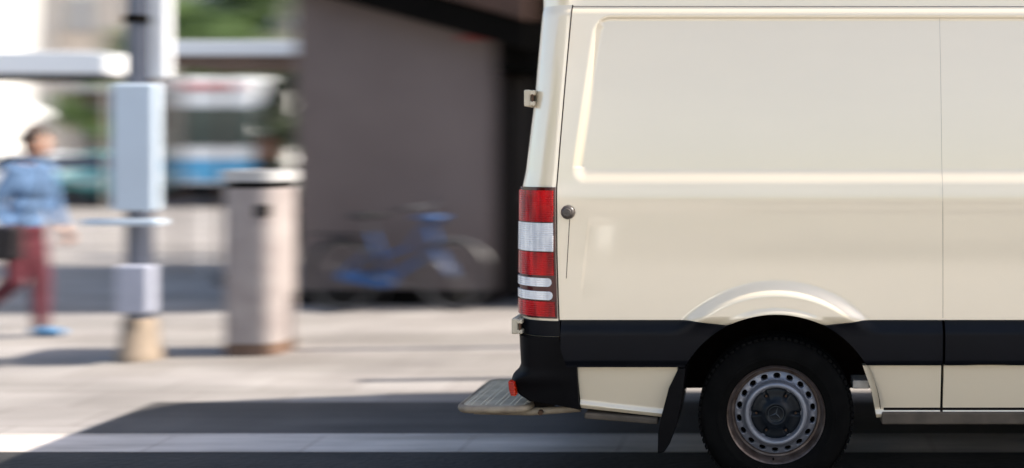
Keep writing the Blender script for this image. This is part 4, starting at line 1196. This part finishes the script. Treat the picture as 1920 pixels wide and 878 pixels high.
# ---- apartment houses
M['beige'] = mat('beige_facade', (.55, .47, .40), rough=.9, var=.06, vscale=.5)
M['whitef'] = mat('white_facade', (.80, .80, .78), rough=.9, var=.03, vscale=.5)
M['greyf'] = mat('grey_facade', (.50, .49, .47), rough=.9, var=.05, vscale=.5)
M['pane'] = mat('window_pane', (.07, .10, .14), rough=.08, spec=.8)
def house(x0, x1, y, h, m, label, face=-1, depth=9, fl=3.0, ww=1.2, gap=2.6, ground=True):
    root = empty('apartment_house', ((x0 + x1) / 2, y, 0), 0 if face < 0 else PI, label, 'building')
    hw = (x1 - x0) / 2
    def hp(n, f, mm, p=root, bevel=0.):
        bm = bmesh.new(); f(bm); return bobj(n, bm, mm, p, bevel=bevel)
    hp('wall', lambda bm: bx(bm, -hw, hw, 0, depth, 0, h), m)
    hp('roof', lambda bm: bx(bm, -hw - .4, hw + .4, -.5, depth + .4, h + .002, h + .35), M['brownwood'], bevel=.03)
    nf = int((h - .6) // fl); nc = int((2 * hw - 1) // gap)
    for f in range(nf):
        z = .9 + f * fl
        hp('string_course', lambda bm: bx(bm, -hw, hw, -.08, -.002, z + 1.95 - .1, z + 1.95 + .05), M['stone'])
        for c in range(nc):
            xc = -hw + (c + .5) * 2 * hw / nc
            wn = hp('window', lambda bm: bx(bm, xc - ww / 2, xc + ww / 2, -.02, .05, z, z + 1.5), M['pane'])
            def frm(bm):
                for a_ in ((xc - ww / 2 - .07, xc - ww / 2, z, z + 1.5), (xc + ww / 2, xc + ww / 2 + .07, z, z + 1.5), (xc - ww / 2 - .07, xc + ww / 2 + .07, z + 1.5, z + 1.57), (xc - .03, xc + .03, z, z + 1.5)): bx(bm, a_[0], a_[1], -.06, -.022, a_[2], a_[3])
            hp('frame', frm, M['white'], wn)
            hp('sill', lambda bm: bx(bm, xc - ww / 2 - .12, xc + ww / 2 + .12, -.14, -.002, z - .08, z - .002), M['stone'], wn)
    return root
house(-33.0, -21.5, 46, 13, M['beige'], 'beige apartment house with rows of blue windows beyond the plaza')
house(-21.3, -9.5, 48, 11, M['greyf'], 'grey apartment house beyond the plaza, behind the tree and bus')
house(-52, -33.2, 42, 12, M['whitef'], 'white apartment house at the far left of the plaza')
house(-9.2, 14, 44, 10, M['beige'], 'beige house row hidden behind the low grey building')
house(15, 42, 34, 9, M['greyf'], 'grey house behind the front of the van')
house(-24, -6, -7.5, 9, M['whitef'], 'white house across the street, opposite the plaza', 1)
house(8.4, 26, -7.5, 8, M['whitef'], 'white house across the street, opposite the front of the van', 1)
